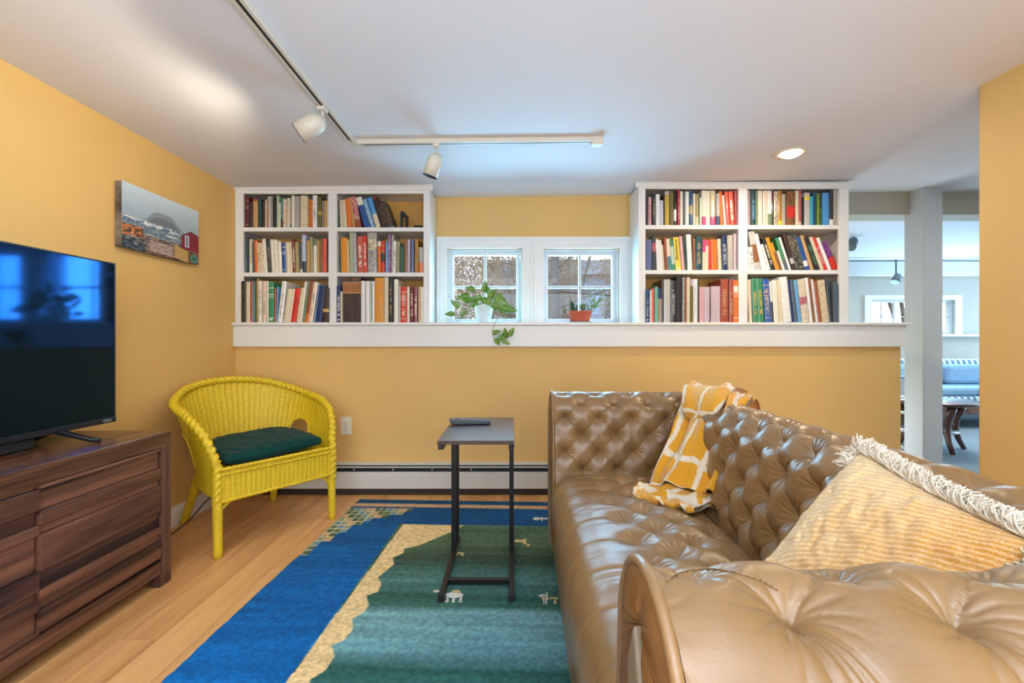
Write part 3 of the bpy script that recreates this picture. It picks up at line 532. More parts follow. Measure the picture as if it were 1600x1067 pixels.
# far room track lights
ft = tag(empty('track_rail', (4.3, 5.85, cz(4.3))), 'grey lighting track on the far room ceiling', 'track light rail')
MB().box(-2.0, 2.6, -0.015, 0.015, -0.045, -0.03).build('rail', mat('grey_metal', (110, 120, 124), 0.4, metal=0.3), ft)
def far_head(px, py, d, label):
    p = W(px, py, d); t = tag(empty('track_spotlight', p), label, 'spotlight'); zc = cz(p.x)-p.z
    g = mat('grey_metal'); MB().tube([(0, 0, zc-0.03), (0, 0, 0.05)], 0.01, 8).build('stem', g, t)
    MB().lathe([(0.01, 0), (0.03, 0.005), (0.045, 0.03), (0.05, 0.12), (0.04, 0.12)], (0.03, 0, 0.06), 16, ax=(-0.5, -0.2, -0.8)).build('lamp_head', g, t)
far_head(1400, 436, 5.82, 'small grey spotlight hanging in the far room left of column')
far_head(1330, 382, 4.6, 'small grey spotlight in the far room beside right bookcase')

# ------------------------------------------------------------------ canvas print
cp_ = tag(empty('canvas_print', (XL, 2.31, 1.56)), 'stretched canvas photograph of a fishing harbour with red shed', 'picture')
cw, ch, ct = 0.252, 0.150, 0.035
MB().box(0.003, ct-0.002, -cw+0.002, cw-0.002, -ch+0.002, ch-0.002).build('stretcher_frame', mat('canvas_side', (70, 52, 40), 0.8, ns=14, na=0.4, c2=(150, 140, 128)), cp_)
NX, NY = 300, 180; U, V_ = np.meshgrid(np.linspace(0, 1, NX), np.linspace(1, 0, NY))   # V_: 1 top -> 0 bottom
C = np.zeros((NY, NX, 3)); n1 = smooth_noise((NY, NX), (14, 20), 1); n2 = smooth_noise((NY, NX), (60, 100), 2); n3 = smooth_noise((NY, NX), (5, 7), 3)
def put(mask, c, k=1.0):
    c = np.array(srgb(c)); C[mask] = C[mask]*(1-k)+c*k
sky1 = np.array(srgb((196, 214, 224))); sky2 = np.array(srgb((156, 174, 188))); tt = np.clip((1-V_)/0.45, 0, 1)[..., None]; C[:] = sky1*(1-tt)+sky2*tt
mt = 0.50+0.20*np.exp(-((U-0.50)/0.20)**4)+0.02*n1; put((V_ < mt) & (V_ > 0.42), (118, 128, 136), 0.75); put((V_ < mt-0.08) & (V_ > 0.42) & (U > .3), (96, 100, 104), 0.6)
put(V_ < 0.50, (120, 124, 128), 0.7); put((V_ < 0.47) & (U < 0.75), (78, 108, 140)); put((V_ < 0.42) & (U > 0.15) & (U < .7), (120, 140, 146), 0.8)
def mixn(mask, n_, c1_, c2_, sh=6):
    w_n = np.clip((n_-.5)*sh+.5, 0, 1)[..., None]; q_ = np.array(srgb(c1_))*(1-w_n)+np.array(srgb(c2_))*w_n; C[mask] = q_[mask]
n4 = smooth_noise((NY, NX), (40, 34), 6); n5_ = smooth_noise((NY, NX), (70, 46), 8)
mixn((V_ > 0.40) & (V_ < 0.50) & (U < .75), n4*.6+(V_-.40)*3.0, (84, 106, 134), (206, 214, 218), 4)
mixn((V_ > 0.27) & (V_ < 0.42) & (U < .75), n5_, (84, 106, 122), (136, 152, 158), 2)
for (u, v, a, b_) in ((0.27, .47, .022, .035), (.43, .46, .05, .018), (.06, .49, .05, .013), (.13, .485, .03, .01), (.60, .37, .09, .014), (.34, .275, .10, .022)): put(((U-u)/a)**2+((V_-v)/b_)**2 < 1, (222, 224, 220), .9)
mixn((V_ < 0.27+.02*n1), n5_, (74, 64, 60), (150, 124, 104), 5)
mixn((V_ < 0.37) & (U < .24) & (V_ > .2), n4, (74, 50, 40), (190, 116, 66), 5)
mixn((V_ < 0.2) & (U < 0.28), n5_, (34, 42, 52), (84, 98, 110), 4)
for i in range(34):
    rq = random.Random(i+50); u0_, v0_, ln_, sl_ = rq.uniform(.02, .8), rq.uniform(.03, .26), rq.uniform(.03, .12), rq.uniform(-.4, .2)
    put((U > u0_) & (U < u0_+ln_) & (np.abs(V_-v0_-sl_*(U-u0_)) < .006), rq.choice([(206, 190, 170), (170, 140, 116), (50, 44, 42), (214, 206, 196)]), .8)
for i in range(5):
    v0_ = .05+i*.036
    put((U > .32) & (U < .62) & (V_ > v0_-.03*(U-.3)) & (V_ < v0_+.020-.03*(U-.3)), (206, 184, 170)); put((U > .32) & (U < .62) & (V_ > v0_+.020-.03*(U-.3)) & (V_ < v0_+.036-.03*(U-.3)) & (n5_ > .3), (92, 76, 76))
for i in range(6):
    v0_ = .03+i*.036+0*U; q_ = v0_-.28*(U-.7)
    put((U > .64) & (U < .84) & (V_ > q_) & (V_ < q_+.022), (216, 180, 104)); put((U > .64) & (U < .84) & (V_ > q_+.022) & (V_ < q_+.036), (120, 92, 66))
put((U > .735) & (V_ > .22) & (V_ < .44+np.minimum((U-.735)*0.9, .13-(U-.87)*.35)), (138, 40, 54)); put((U > .735) & (V_ > .22) & (V_ < .5) & ((V_*60 % 1) < .2), (108, 28, 42), .7)
put((U > .725) & (np.abs(V_-(.44+np.minimum((U-.735)*0.9, .13-(U-.87)*.35))) < .008), (70, 30, 36))
put((U > .79) & (U < .85) & (V_ > .27) & (V_ < .48), (214, 220, 226)); put((U > .803) & (U < .837) & (V_ > .29) & (V_ < .46), (110, 126, 140))
mixn((U > .84) & (V_ < .2), n5_, (70, 50, 46), (170, 90, 72), 5); rq_ = np.sqrt(((U-.93)/.065)**2+((V_-.09)/.085)**2); put((rq_ < 1), (44, 104, 92)); put((rq_ < .8) & (rq_ > .62), (120, 170, 150))
C *= (0.94+0.12*smooth_noise((NY, NX), (90, 150), 5))[..., None]
P = np.stack([np.full_like(U, ct), -cw+U*2*cw, -ch+V_*2*ch], -1)
grid('canvas', P[::-1], mat('canvas_weave', (255, 255, 255), 0.7, attr=True, na=0.03, ns=200), cp_, C[::-1], smooth=False)

# ------------------------------------------------------------------ television, soundbar
tv = tag(empty('television', (-1.62, 1.28, 0.614)), 'large flat television standing on the walnut cabinet', 'television')
ty0, ty1, tz0, tz1 = -0.57, 0.567, 0.042, 0.683; xf = 0.012
M_TVB = mat('tv_black_plastic', (14, 14, 16), 0.35, ns=20, na=0.1)
m = bpy.data.materials.new('tv_screen'); m.use_nodes = True; MC['tv_screen'] = m; n = m.node_tree.nodes; b = n['Principled BSDF']
b.inputs['Base Color'].default_value = (0.004, 0.0035, 0.003, 1); b.inputs['Roughness'].default_value = 0.13
b.inputs['Specular IOR Level'].default_value = 1.0; b.inputs['IOR'].default_value = 2.1; b.inputs['Specular Tint'].default_value = (0.008, 0.10, 0.34, 1)
nz = n.new('ShaderNodeTexNoise'); nz.inputs['Scale'].default_value = 3; rr = n.new('ShaderNodeMapRange'); rr.inputs[3].default_value = 0.05; rr.inputs[4].default_value = 0.08
m.node_tree.links.new(nz.outputs[0], rr.inputs[0]); m.node_tree.links.new(rr.outputs[0], b.inputs['Roughness'])
MB().box(-0.05, xf-0.004, ty0+0.02, ty1-0.02, tz0+0.02, tz1-0.02).build('rear_shell', M_TVB, tv, bevel=0.008)
fm = MB(); fm.box(-0.012, xf, ty0, ty1, tz1-0.006, tz1); fm.box(-0.012, xf, ty0, ty0+0.006, tz0, tz1); fm.box(-0.012, xf, ty1-0.006, ty1, tz0, tz1); fm.box(-0.012, xf+0.002, ty0, ty1, tz0, tz0+0.02)
bez = fm.build('bezel', mat('tv_bezel', (40, 44, 52), 0.3, metal=0.5), tv, bevel=0.001)
MB().box(0, xf-0.002, ty0+0.006, ty1-0.006, tz0+0.02, tz1-0.006).build('screen', m, tv)
text_mesh('brand_lettering', 'VIZIO', 0.015, mat('tv_logo', (190, 196, 206), 0.3, metal=0.4), bez, Matrix.Translation((xf+0.0026, ty1-0.042, tz0+0.010)) @ Matrix.Rotation(R(90), 4, 'Z') @ Matrix.Rotation(R(90), 4, 'X'))
for yy, s in ((0.36, 1), (-0.40, 1)):
    f = MB(); f.tube([(0.128, yy+0.012, 0.007), (0.11, yy, 0.011), (0.0, yy-0.02, 0.046), (-0.02, yy-0.02, 0.048)], [0.008, 0.009, 0.011, 0.011], 8)
    f.tube([(-0.135, yy+0.012, 0.007), (-0.11, yy, 0.011), (-0.02, yy-0.02, 0.046), (0.0, yy-0.02, 0.048)], [0.008, 0.009, 0.011, 0.011], 8); f.build('foot', M_BLACK, tv)
sb = tag(empty('soundbar', (-1.655, 1.24, 0.614)), 'low black soundbar lying under the television', 'soundbar')
MB().box(-0.035, 0.035, -0.31, 0.31, 0.003, 0.038).build('body', M_TVB, sb, bevel=0.008)
MB().box(0.0352, 0.037, -0.30, 0.30, 0.008, 0.034).build('grille', mat('black_mesh', (18, 18, 20), 0.8, ns=400, na=0.3, bump=0.6, bs=900), sb)
for y in (-0.26, 0.26): MB().box(-0.03, 0.03, y-0.02, y+0.02, 0, 0.0032).build('foot', M_DARK, sb)

# ------------------------------------------------------------------ media cabinet
mc = tag(empty('media_cabinet', (-1.6, 1.1, 0)), 'low walnut media cabinet with staggered slatted doors', 'cabinet')
ax0, ax1 = -0.19, 0.20; yN, yF = -0.77, 0.77
def mb_(nm, m, x0, x1, y0, y1, z0, z1, par=mc, bev=0.0015): return MB().box(x0, x1, y0, y1, z0, z1).build(nm, m, par, bevel=bev)
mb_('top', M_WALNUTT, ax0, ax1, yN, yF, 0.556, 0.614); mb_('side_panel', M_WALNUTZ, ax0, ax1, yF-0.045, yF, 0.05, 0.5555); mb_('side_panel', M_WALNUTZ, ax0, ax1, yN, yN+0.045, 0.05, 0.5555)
mb_('bottom_rail', M_WALNUT, ax1-0.03, ax1-0.004, yN+0.0455, yF-0.0455, 0.052, 0.103); mb_('bottom_panel', M_WALNUT, ax0+0.01, ax1-0.031, yN+0.0455, yF-0.0455, 0.06, 0.08)
mb_('back_panel', M_WALNUT, ax0, ax0+0.009, yN+0.0455, yF-0.0455, 0.06, 0.555)
for y in (yN, yF-0.06):
    for x in (ax0, ax1-0.05): mb_('leg', M_WALNUTZ, x, x+0.05, y, y+0.06, 0, 0.0495)
A = [(0.541, 0.553), (0.433, 0.475), (0.296, 0.404), (0.213, 0.238), (0.117, 0.180)]   # proud slats of the right door
Ball = [0.106, 0.117, 0.180, 0.213, 0.238, 0.296, 0.404, 0.433, 0.475, 0.541, 0.553]
ys = [yF-0.0475, yF-0.0475-0.47, yF-0.0475-0.94, yN+0.047]
for k in range(3):
    d1, d0 = ys[k]-0.002, ys[k+1]+0.002
    door = mb_('door', M_WALNUT, ax1-0.05, ax1-0.028, d0, d1, 0.105, 0.553)
    for j in range(len(Ball)-1):
        z0_, z1_ = Ball[j], Ball[j+1]; mid = (z0_+z1_)/2; proud = any(a <= mid <= b_ for a, b_ in A)
        if k == 1: proud = not proud
        MB().box(0, 0.026 if proud else 0.013, 0.0, d1-d0, 0, z1_-z0_-0.001).build('slat', M_WALNUT, door, loc=(ax1-0.028, d0, z0_+0.0005), bevel=0.0015)

# ------------------------------------------------------------------ side table and remote
st = tag(empty('side_table', (-0.135, 1.94, 0)), 'narrow C-shaped side table with dark top and black metal legs', 'table')
def T(nm, m, x0, x1, y0, y1, z0, z1, bev=0.001): return MB().box(x0+0.135, x1+0.135, y0-1.94, y1-1.94, z0, z1).build(nm, m, st, bevel=bev)
M_TOP = wood('espresso_laminate', (66, 44, 46), (40, 28, 30), 'X', 0.3, 0.8, coat=0.15, bump=0.05)
T('tabletop', M_TOP, -0.277, 0.008, 1.685, 2.20, 0.598, 0.613)
zb = 0.0105
for (xa, xb) in ((-0.275, -0.255), (-0.012, 0.008)):
    T('leg', M_BLACK, xa, xb, 2.06, 2.08, zb+0.02, 0.578); T('leg', M_BLACK, xa, xb, 2.18, 2.20, zb+0.02, 0.578)
    T('floor_bar', M_BLACK, xa, xb, 1.70, 2.215, zb, zb+0.02); T('top_bar', M_BLACK, xa, xb, 1.69, 2.20, 0.578, 0.598)
T('cross_bar', M_BLACK, -0.2549, -0.0121, 1.815, 1.835, zb, zb+0.02); T('cross_bar', M_BLACK, -0.2549, -0.0121, 2.18, 2.20, 0.578, 0.598)
for x in (-0.265, -0.002):
    T('foot_pad', mat('black_rubber'), x-0.012, x+0.012, 1.698, 1.722, 0.0088, 0.034); T('foot_pad', mat('black_rubber'), x-0.012, x+0.012, 2.195, 2.218, 0.0088, 0.034)
for z in (0.588, 0.019):
    for y in (1.72, 1.82): MB().lathe([(0.004, 0), (0.004, 0.0015)], (0.143, y-1.94, z), 10, ax=(1, 0, 0)).build('screw', M_STEEL, st)
rm = tag(empty('remote_control', (-0.187, 2.02, 0.6135), R(5)), 'black remote control lying on the side table', 'remote control')
prof = [(0.091, 0.008, 0.016), (0.088, 0.002, 0.018), (0.03, 0.0, 0.019), (-0.05, 0.0, 0.021), (-0.085, 0.004, 0.024), (-0.092, 0.018, 0.022)]
r_ = MB(); out = [(-0.093, 0.024), (-0.07, 0.024), (0.09, 0.016), (0.092, 0.004), (0.08, 0.0), (-0.06, 0.0), (-0.08, 0.006)]
r_.prism(out, lambda p, t: (p[0], t, p[1]), -0.022, 0.022); r_.build('body', mat('remote_plastic', (44, 48, 54), 0.35), rm, bevel=0.004)
for i in range(7):
    for j in range(3): MB().box(-0.06+i*0.018, -0.05+i*0.018, -0.014+j*0.011, -0.007+j*0.011, 0.0, 0.003).build('button_key', mat('remote_key', (96, 100, 106), 0.5), rm, loc=(0, 0, 0.0225-(i*0.018)*0.05))

# ------------------------------------------------------------------ rug
p0 = np.array([-0.945, 2.815]); e1 = np.array([math.cos(R(2.4)), -math.sin(R(2.4))]); e2 = np.array([-math.sin(R(2.4)), -math.cos(R(2.4))])
RW, RL = 1.75, 2.75; nx, ny = 400, 620
U, V_ = np.meshgrid(np.linspace(0, RW, nx), np.linspace(0, RL, ny)); edge = 0.006*(smooth_noise((ny, nx), (90, 1), 9)-0.5)*(U < 0.05)
X = p0[0]+(U+edge)*e1[0]+V_*e2[0]; Y = p0[1]+(U+edge)*e1[1]+V_*e2[1]; D = np.maximum(Y, 0.2); PX = CX+X*F/D; PY = CY+EZ*F/D
C = np.zeros((ny, nx, 3)); nA = smooth_noise((ny, nx), (300, 200), 11); nB = smooth_noise((ny, nx), (120, 4), 12); nC = smooth_noise((ny, nx), (24, 3), 13)
def inpoly(u, v, poly):
    ins = np.zeros(u.shape, bool); n_ = len(poly); j = n_-1
    for i in range(n_):
        xi, yi = poly[i]; xj, yj = poly[j]; c_ = ((yi > v) != (yj > v)) & (u < (xj-xi)*(v-yi)/((yj-yi) or 1e-12)+xi); ins ^= c_; j = i
    return ins
def put2(mask, c, k=1.0):
    c = np.array(srgb(c)); C[mask] = C[mask]*(1-k)+c*k
def rugpt(px, py):
    d = EZ*F/(py-CY); w = np.array([(px-CX)*d/F, d])-p0; return (float(w@e1), float(w@e2))
blueA = np.array(srgb((4, 72, 122))); blueB = np.array(srgb((6, 104, 178))); t_ = np.clip(V_/1.4, 0, 1)[..., None]; C[:] = blueA*(1-t_)+blueB*t_
C *= (0.72+0.55*nC)[..., None]; C *= (0.8+0.4*nB)[..., None]
zp = lambda x, y: rugpt(240+x/2.424, 760+y/2.424)
sand = [zp(*q) for q in ((945, 147), (1175, 152), (1120, 180), (1060, 205), (1000, 230), (950, 240), (945, 258), (905, 275), (910, 300), (850, 350), (862, 375), (850, 405), (805, 420), (815, 455), (800, 480), (750, 510), (757, 545), (720, 590), (672, 610), (685, 650), (650, 705), (590, 742))]
v0 = sand[0][1]; u0 = sand[0][0]; ul, vl = sand[-1]
ext = []; uu, vv = ul, vl
while vv < RL: vv += 0.07; ext.append((uu+0.035, vv)); vv += 0.05; ext.append((uu-0.02, vv))
vend = 2.39; uR = RW-0.36
field = (U > u0-0.02) & (V_ > v0) & (V_ < vend) & (U < uR)
fg = np.array([srgb((74, 108, 84)), srgb((84, 110, 82)), srgb((58, 82, 62)), srgb((74, 116, 108)), srgb((84, 130, 126)), srgb((52, 96, 84)), srgb((56, 100, 88)), srgb((118, 166, 170)), srgb((104, 158, 166)), srgb((46, 96, 90)), srgb((52, 110, 112)), srgb((64, 118, 120))])
vk = np.array([.39, .60, .74, .88, 0.93, 1.04, 1.11, 1.15, 1.36, 1.43, 1.7, 2.4]); Vc = np.stack([np.interp(V_+0.02*(nC-.5), vk, fg[:, k_]) for k_ in range(3)], -1)
C[field] = (Vc*(0.75+0.5*nB)[..., None])[field]
whole_sand = sand+ext+[(u0-0.02, RL)]
leftline = [(u0, v0), (u0-0.03, RL)]
ms = inpoly(U, V_, sand+ext+[(u0-0.03, vend)]+[(u0, v0)]) & (V_ < vend)
put2(ms, (236, 208, 152)); C[ms] *= (0.92+0.12*nB)[ms][..., None]
put2((V_ < 0.070), (12, 74, 118)); gap = (V_ >= 0.070) & (V_ < 0.122); put2(gap, (206, 168, 128))
put2((np.abs(V_-v0) < 0.004) & (U > u0), (120, 150, 130)); 
# corner staircase of checks
cw_, chh = 0.037, 0.049; widths = [10, 9, 7, 5, 4, 3, 3, 2, 2, 1, 1, 1]
cc = [(96, 116, 88), (206, 168, 128), (112, 150, 168), (80, 104, 72), (150, 156, 130)]
for j, wd in enumerate(widths):
    for i in range(wd):
        a0 = 0.006+i*cw_; b0 = 0.150+j*chh; mk = (U >= a0) & (U < a0+cw_) & (V_ >= b0) & (V_ < b0+chh); put2(mk, (214, 206, 160))
        mk = (U >= a0+0.004) & (U < a0+cw_-0.001) & (V_ >= b0+0.005) & (V_ < b0+chh-0.001); put2(mk, cc[(i*2+j*3) % 5])
# little woven animals
def blob(px, py, rx, ry, c): put2(((PX-px)/rx)**2+((PY-py)/ry)**2 < 1, c)
def bar(x0_, x1_, y0_, y1_, c): put2((PX > x0_) & (PX < x1_) & (PY > y0_) & (PY < y1_) & (Y > 0.2), c)
wt = (222, 220, 210); ye = (214, 190, 128)
blob(682, 926, 5, 2.2, wt); blob(710, 932, 14, 4.5, wt); blob(713, 927, 7, 3, ye)
for x in (699, 709, 720): bar(x-1.6, x+1.6, 934, 943, wt); bar(x-3.2, x+1.2, 941, 943.5, wt)
blob(811, 847, 9, 2.4, ye); bar(818, 822, 844, 852, ye); bar(797, 803, 845, 847, ye); bar(823, 828, 852, 856, ye)
blob(719, 866, 5, 1.6, ye); bar(721, 724, 866, 871, ye); bar(712, 716, 868, 870, ye)
blob(848, 933, 6, 2.4, (190, 196, 180)); bar(847, 872, 936, 938.5, ye); bar(849, 851, 938, 946, wt); bar(866, 868.5, 938, 946, ye); bar(853, 855, 928, 946, wt)
blob(838, 812, 5, 2.4, wt); bar(842, 858, 811, 813, wt); bar(846, 848, 809, 816, wt)
C *= (0.72+0.56*nA)[..., None]
Z = 0.0052+0.0014*nA+0.0008*rng.random((ny, nx)); Z[gap] = 0.0035
edge_m = (U < 0.004) | (U > RW-0.004) | (V_ < 0.004) | (V_ > RL-0.004); Z[edge_m] = 0.0005
rg = grid('rug', np.stack([X, Y, Z], -1)[::-1], mat('wool_pile', (255, 255, 255), 1.0, spec=0.08, attr=True, na=0.12, ns=350, sheen=0.06, bump=0.35, bs=700), None, np.clip(C, 0, 1)[::-1])
tag(rg, 'blue wool rug with green field, sand border and woven animals', 'rug')

# ------------------------------------------------------------------ wicker chair
c0 = Vector((-1.39, 2.46, 0)); wc = tag(empty('wicker_chair', c0, math.atan2(0.8, 0.6)), 'yellow painted wicker tub chair in the corner', 'chair')
M_WICK = mat('yellow_painted_wicker', (226, 196, 30), 0.5, ns=90, na=0.16, c2=(200, 166, 26), bump=0.3, bs=500)
base = [(-.280, -.27), (-.272, -.09), (-.238, .10), (-.14, .215), (0, .245), (.14, .215), (.238, .10), (.272, -.09), (.280, -.27)]
rim = [(-.285, -.275, .42), (-.318, -.22, .545), (-.345, -.10, .625), (-.33, .12, .675), (-.2, .28, .735), (0, .325, .758), (.2, .28, .735), (.33, .12, .675), (.345, -.10, .625), (.318, -.22, .545), (.285, -.275, .42)]
NW, NH = 440, 176
rimc, _ = resample(cr_spline(rim, 300), NW); basec, _ = resample(cr_spline(base, 300), NW)
t = np.linspace(0, 1, NH)[:, None, None]; B3 = np.concatenate([basec, np.full((NW, 1), 0.255)], 1)[None]
P = B3*(1-t)+rimc[None]*t; P[..., :2] += 0  
# walls stay upright to the seat, then flare
tf = np.clip((t-0.12)/0.88, 0, 1)**1.15; P[..., 0:2] = (B3[..., :2]*(1-tf)+rimc[None][..., :2]*tf)
P[0:1] = P[0:1]
Nn = normals(P); S = np.linspace(0, 1, NW)[None]*58*PI; row = (np.linspace(0, 1, NH)*NH/2.6)[:, None]
disp = 0.0042*np.abs(np.sin(S))**0.6+0.0011*np.sin(row*2*PI+np.floor(S/PI)*PI)
P2 = P-Nn*disp[..., None]
w_ = np.linspace(-1, 1, NW)[None]*np.ones((NH, 1)); zz = P2[..., 2]
arch = np.zeros_like(w_, bool)
for s_ in (-1, 1):
    arch |= (np.abs(w_-s_*0.50) < 0.10) & (zz > 0.33) & (zz < 0.452+0.066*np.sqrt(np.clip(1-((w_-s_*.5)/0.10)**2, 0, 1)))
keep = ~arch[:-1, :-1]
grid('wicker_back', P2, M_WICK, wc, keep=keep)
def rope(name, path, rad, m, par, tw=90, n=10):
    Pp, s = resample(path, max(24, int(len(path)*3))); N = len(Pp); tng = np.gradient(Pp, axis=0); tng /= np.linalg.norm(tng, axis=1, keepdims=True)
    up = np.array([0.13, 0.2, 1.0]); a = np.cross(tng, up); a /= np.linalg.norm(a, axis=1, keepdims=True); b2 = np.cross(a, tng); q = np.linspace(0, 2*PI, n, endpoint=False)
    rr_ = rad*(1+0.22*np.sin(2*q[None]+tw*s[:, None])+0.0*q[None])
    G = Pp[:, None]+(a[:, None]*np.cos(q)[None, :, None]+b2[:, None]*np.sin(q)[None, :, None])*rr_[..., None]
    return grid(name, G, m, par, closed_u=True)
front = cr_spline([(-.285, -.28, .235), (-.287, -.281, .33), (-.285, -.279, .42)], 40); front2 = front.copy(); front2[:, 0] *= -1
full = np.concatenate([front[:-1], cr_spline(rim, 260), front2[::-1][1:]])
rope('braided_rim', full, 0.019, M_WICK, wc, 190)
for s_ in (-1, 1):
    sel = [i for i in range(NW) if abs(w_[0, i]-s_*.5) <= 0.10]; pts = []
    for i in (sel[0], ): 
        for z in (0.36, 0.40, 0.44): j = np.argmin(abs(zz[:, i]-z)); pts.append(P2[j, i])
    for i in sel[::4]:
        z = 0.452+0.066*math.sqrt(max(0, 1-((w_[0, i]-s_*.5)/0.10)**2)); j = np.argmin(abs(zz[:, i]-z)); pts.append(P2[j, i])
    for z in (0.44, 0.40, 0.36): j = np.argmin(abs(zz[:, sel[-1]]-z)); pts.append(P2[j, sel[-1]])
    rope('opening_edge', np.array(pts), 0.007, M_WICK, wc, 300, 8)
# apron
na_, nh_ = 200, 60; U_, T_ = np.meshgrid(np.linspace(-.275, .275, na_), np.linspace(0, 1, nh_)); zb_ = 0.25-0.012*np.abs(U_/.275)
P = np.stack([U_, np.full_like(U_, -.285), zb_+(0.395-zb_)*T_], -1); dd = 0.0042*np.abs(np.sin(U_/.55*24*PI))**.6+0.0011*np.sin(T_*22*2*PI+np.floor(U_/.55*24)*PI)
P[..., 1] -= dd; grid('wicker_apron', P, M_WICK, wc)
xx = np.linspace(-.285, .285, 80)
for z, r_ in ((0.396, .009), (0.372, .007), (0.250, .008)): rope('woven_edge', np.stack([xx, np.full(80, -.29), np.full(80, z)], 1), r_, M_WICK, wc, 260, 8)
g = MB(); n_ = 36
bp = resample(cr_spline(base, 100), n_)[0]; g.add([(x, y, .385) for x, y in bp]+[(x, y, .375) for x, y in bp], [tuple(range(n_)), tuple(range(2*n_-1, n_-1, -1))]); g.build('seat', M_WICK, wc)
for (a, b_, a1, b1) in ((-.283, -.272, -.283, -.283), (.283, -.272, .283, -.283), (-.19, .13, -.235, .295), (.19, .13, .235, .295)):
    pts = [(a+(a1-a)*k/24, b_+(b1-b_)*k/24, .38*(1-k/24)) for k in range(25)]; rr2 = [(.0215-.003*k/24)*(1+0.06*(k % 2)) for k in range(25)]
    lg = MB().tube(pts, rr2, 10).build('leg', M_WICK, wc)
    MB().tube([(a1, b1-0.0, 0.0), (a1, b1, 0.018)], [.0175, .0195], 10).build('foot_tip', mat('worn_tip', (120, 110, 60), 0.8), lg)
for s_ in (-1, 1): MB().tube([(s_*.275, -.275, .16), (s_*.262, -.27, .215), (s_*.22, -.275, .248)], .008, 8).build('corner_brace', M_WICK, wc)
# cushion (lies on the chair)
def pillow_mesh(name, fn, nu, nv, th, m, parent=None, colors=None, wr=0.0, seed=1, pw_=0.42):
    u, v = np.meshgrid(np.linspace(-1, 1, nu), np.linspace(-1, 1, nv)); P0 = fn(u, v); N0 = normals(P0)
    prof = (np.clip(1-np.abs(u)**2.4, 0, 1)*np.clip(1-np.abs(v)**2.4, 0, 1))**pw_*th
    wn_ = wr*(smooth_noise((nv, nu), (10, 14), seed)-.5)+wr*0.5*(smooth_noise((nv, nu), (26, 30), seed+1)-.5)
    inner = np.clip(prof/th*2, 0, 1)
    top = P0+N0*(prof+wn_*inner)[..., None]; bot = P0-N0*(prof*0.9)[..., None]
    k_ = nv; G = np.concatenate([top, bot[::-1]], 0)
    col_ = None if colors is None else np.concatenate([colors, colors[::-1]], 0)
    return grid(name, G, m, parent, col_)
M_TEAL = mat('dark_teal_cotton', (0, 58, 54), 0.85, spec=.2, ns=60, na=0.12, bump=0.25, bs=400, sheen=0.05)
cu = tag(empty('seat_cushion', (c0.x, c0.y, 0.4), wc.rotation_euler.z), 'dark teal cushion lying on the yellow wicker chair', 'cushion')
def cf(u, v):
    x = u*.250*(1-0.05*np.abs(v)**3)*(1-.10*(v+1)/2); y = v*.215*(1-0.05*np.abs(u)**3)-.052; z = .036+0*u+0.006*np.sin(u*2)+0.008*v; return np.stack([x, y, z], -1)
pillow_mesh('cushion_cover', cf, 110, 100, .043, M_TEAL, cu, wr=.009, seed=5, pw_=.2)

# ------------------------------------------------------------------ chesterfield sofa
sofa = tag(empty('chesterfield_sofa', (0.119, 0, 0), -R(1.67)), 'brown tufted leather chesterfield sofa', 'sofa')
# local axes: x = depth from the front, y = along the sofa
VN, VF, UB, RR, ZC = 0.455, 2.10, 0.650, 0.115, 0.635
def arm_profile():
    pts = [(-.15, .33), (-.149, .37), (-.143, .44), (-.133, .51), (-.122, .57)]
    for a in np.linspace(180, -50, 40): pts.append((RR*math.cos(R(a)), ZC+RR*math.sin(R(a))))
    pts += [(.070, .50), (.068, .3), (.066, .045)]
    return np.array(pts)
AP, AS = resample(arm_profile(), 440)
i0 = np.argmin(np.abs(AP[:, 0]-0)+np.abs(AP[:, 1]-(ZC+RR))*1.0)          # index of the top of the roll
S_TOP = AS[i0]
ROWH = 0.0735
def tuft(x, y, S, Rr, nrow, P1, B, r0=0.030, lam=0.10, dw=0.6):
    a = S/2; yc = np.clip(y, 0, (nrow-1)*Rr); p = (x/a+yc/Rr)/2; q = (x/a-yc/Rr)/2
    pl = np.sqrt(np.abs(np.sin(PI*p)*np.sin(PI*q))); over = np.abs(y-yc)
    dome = 1-(1-pl)*np.exp(-(over/(lam*.5))**1.5); cr_ = 1-np.exp(-pl/0.075)*np.exp(-(over/lam)**1.5); pl = dw*dome+(1-dw)*cr_
    rmin = np.full(x.shape, 9.0); th = np.zeros(x.shape)
    for j in range(nrow):
        xb = (np.round((x/a-j)/2)*2+j)*a; dx = x-xb; dy = y-j*Rr; r = np.sqrt(dx*dx+dy*dy); m_ = r < rmin; rmin = np.where(m_, r, rmin); th = np.where(m_, np.arctan2(dy, dx), th)
    pit = 1-np.exp(-(rmin/r0)**1.1)
    wr = (1-np.abs(np.sin(6.5*th+2*np.sin(x*31+y*17))))**2*np.exp(-((rmin-r0*1.15)/(r0*.75))**2)*-0.0034
    return P1*(pl-0.78)+B*(pit-1)+wr, rmin
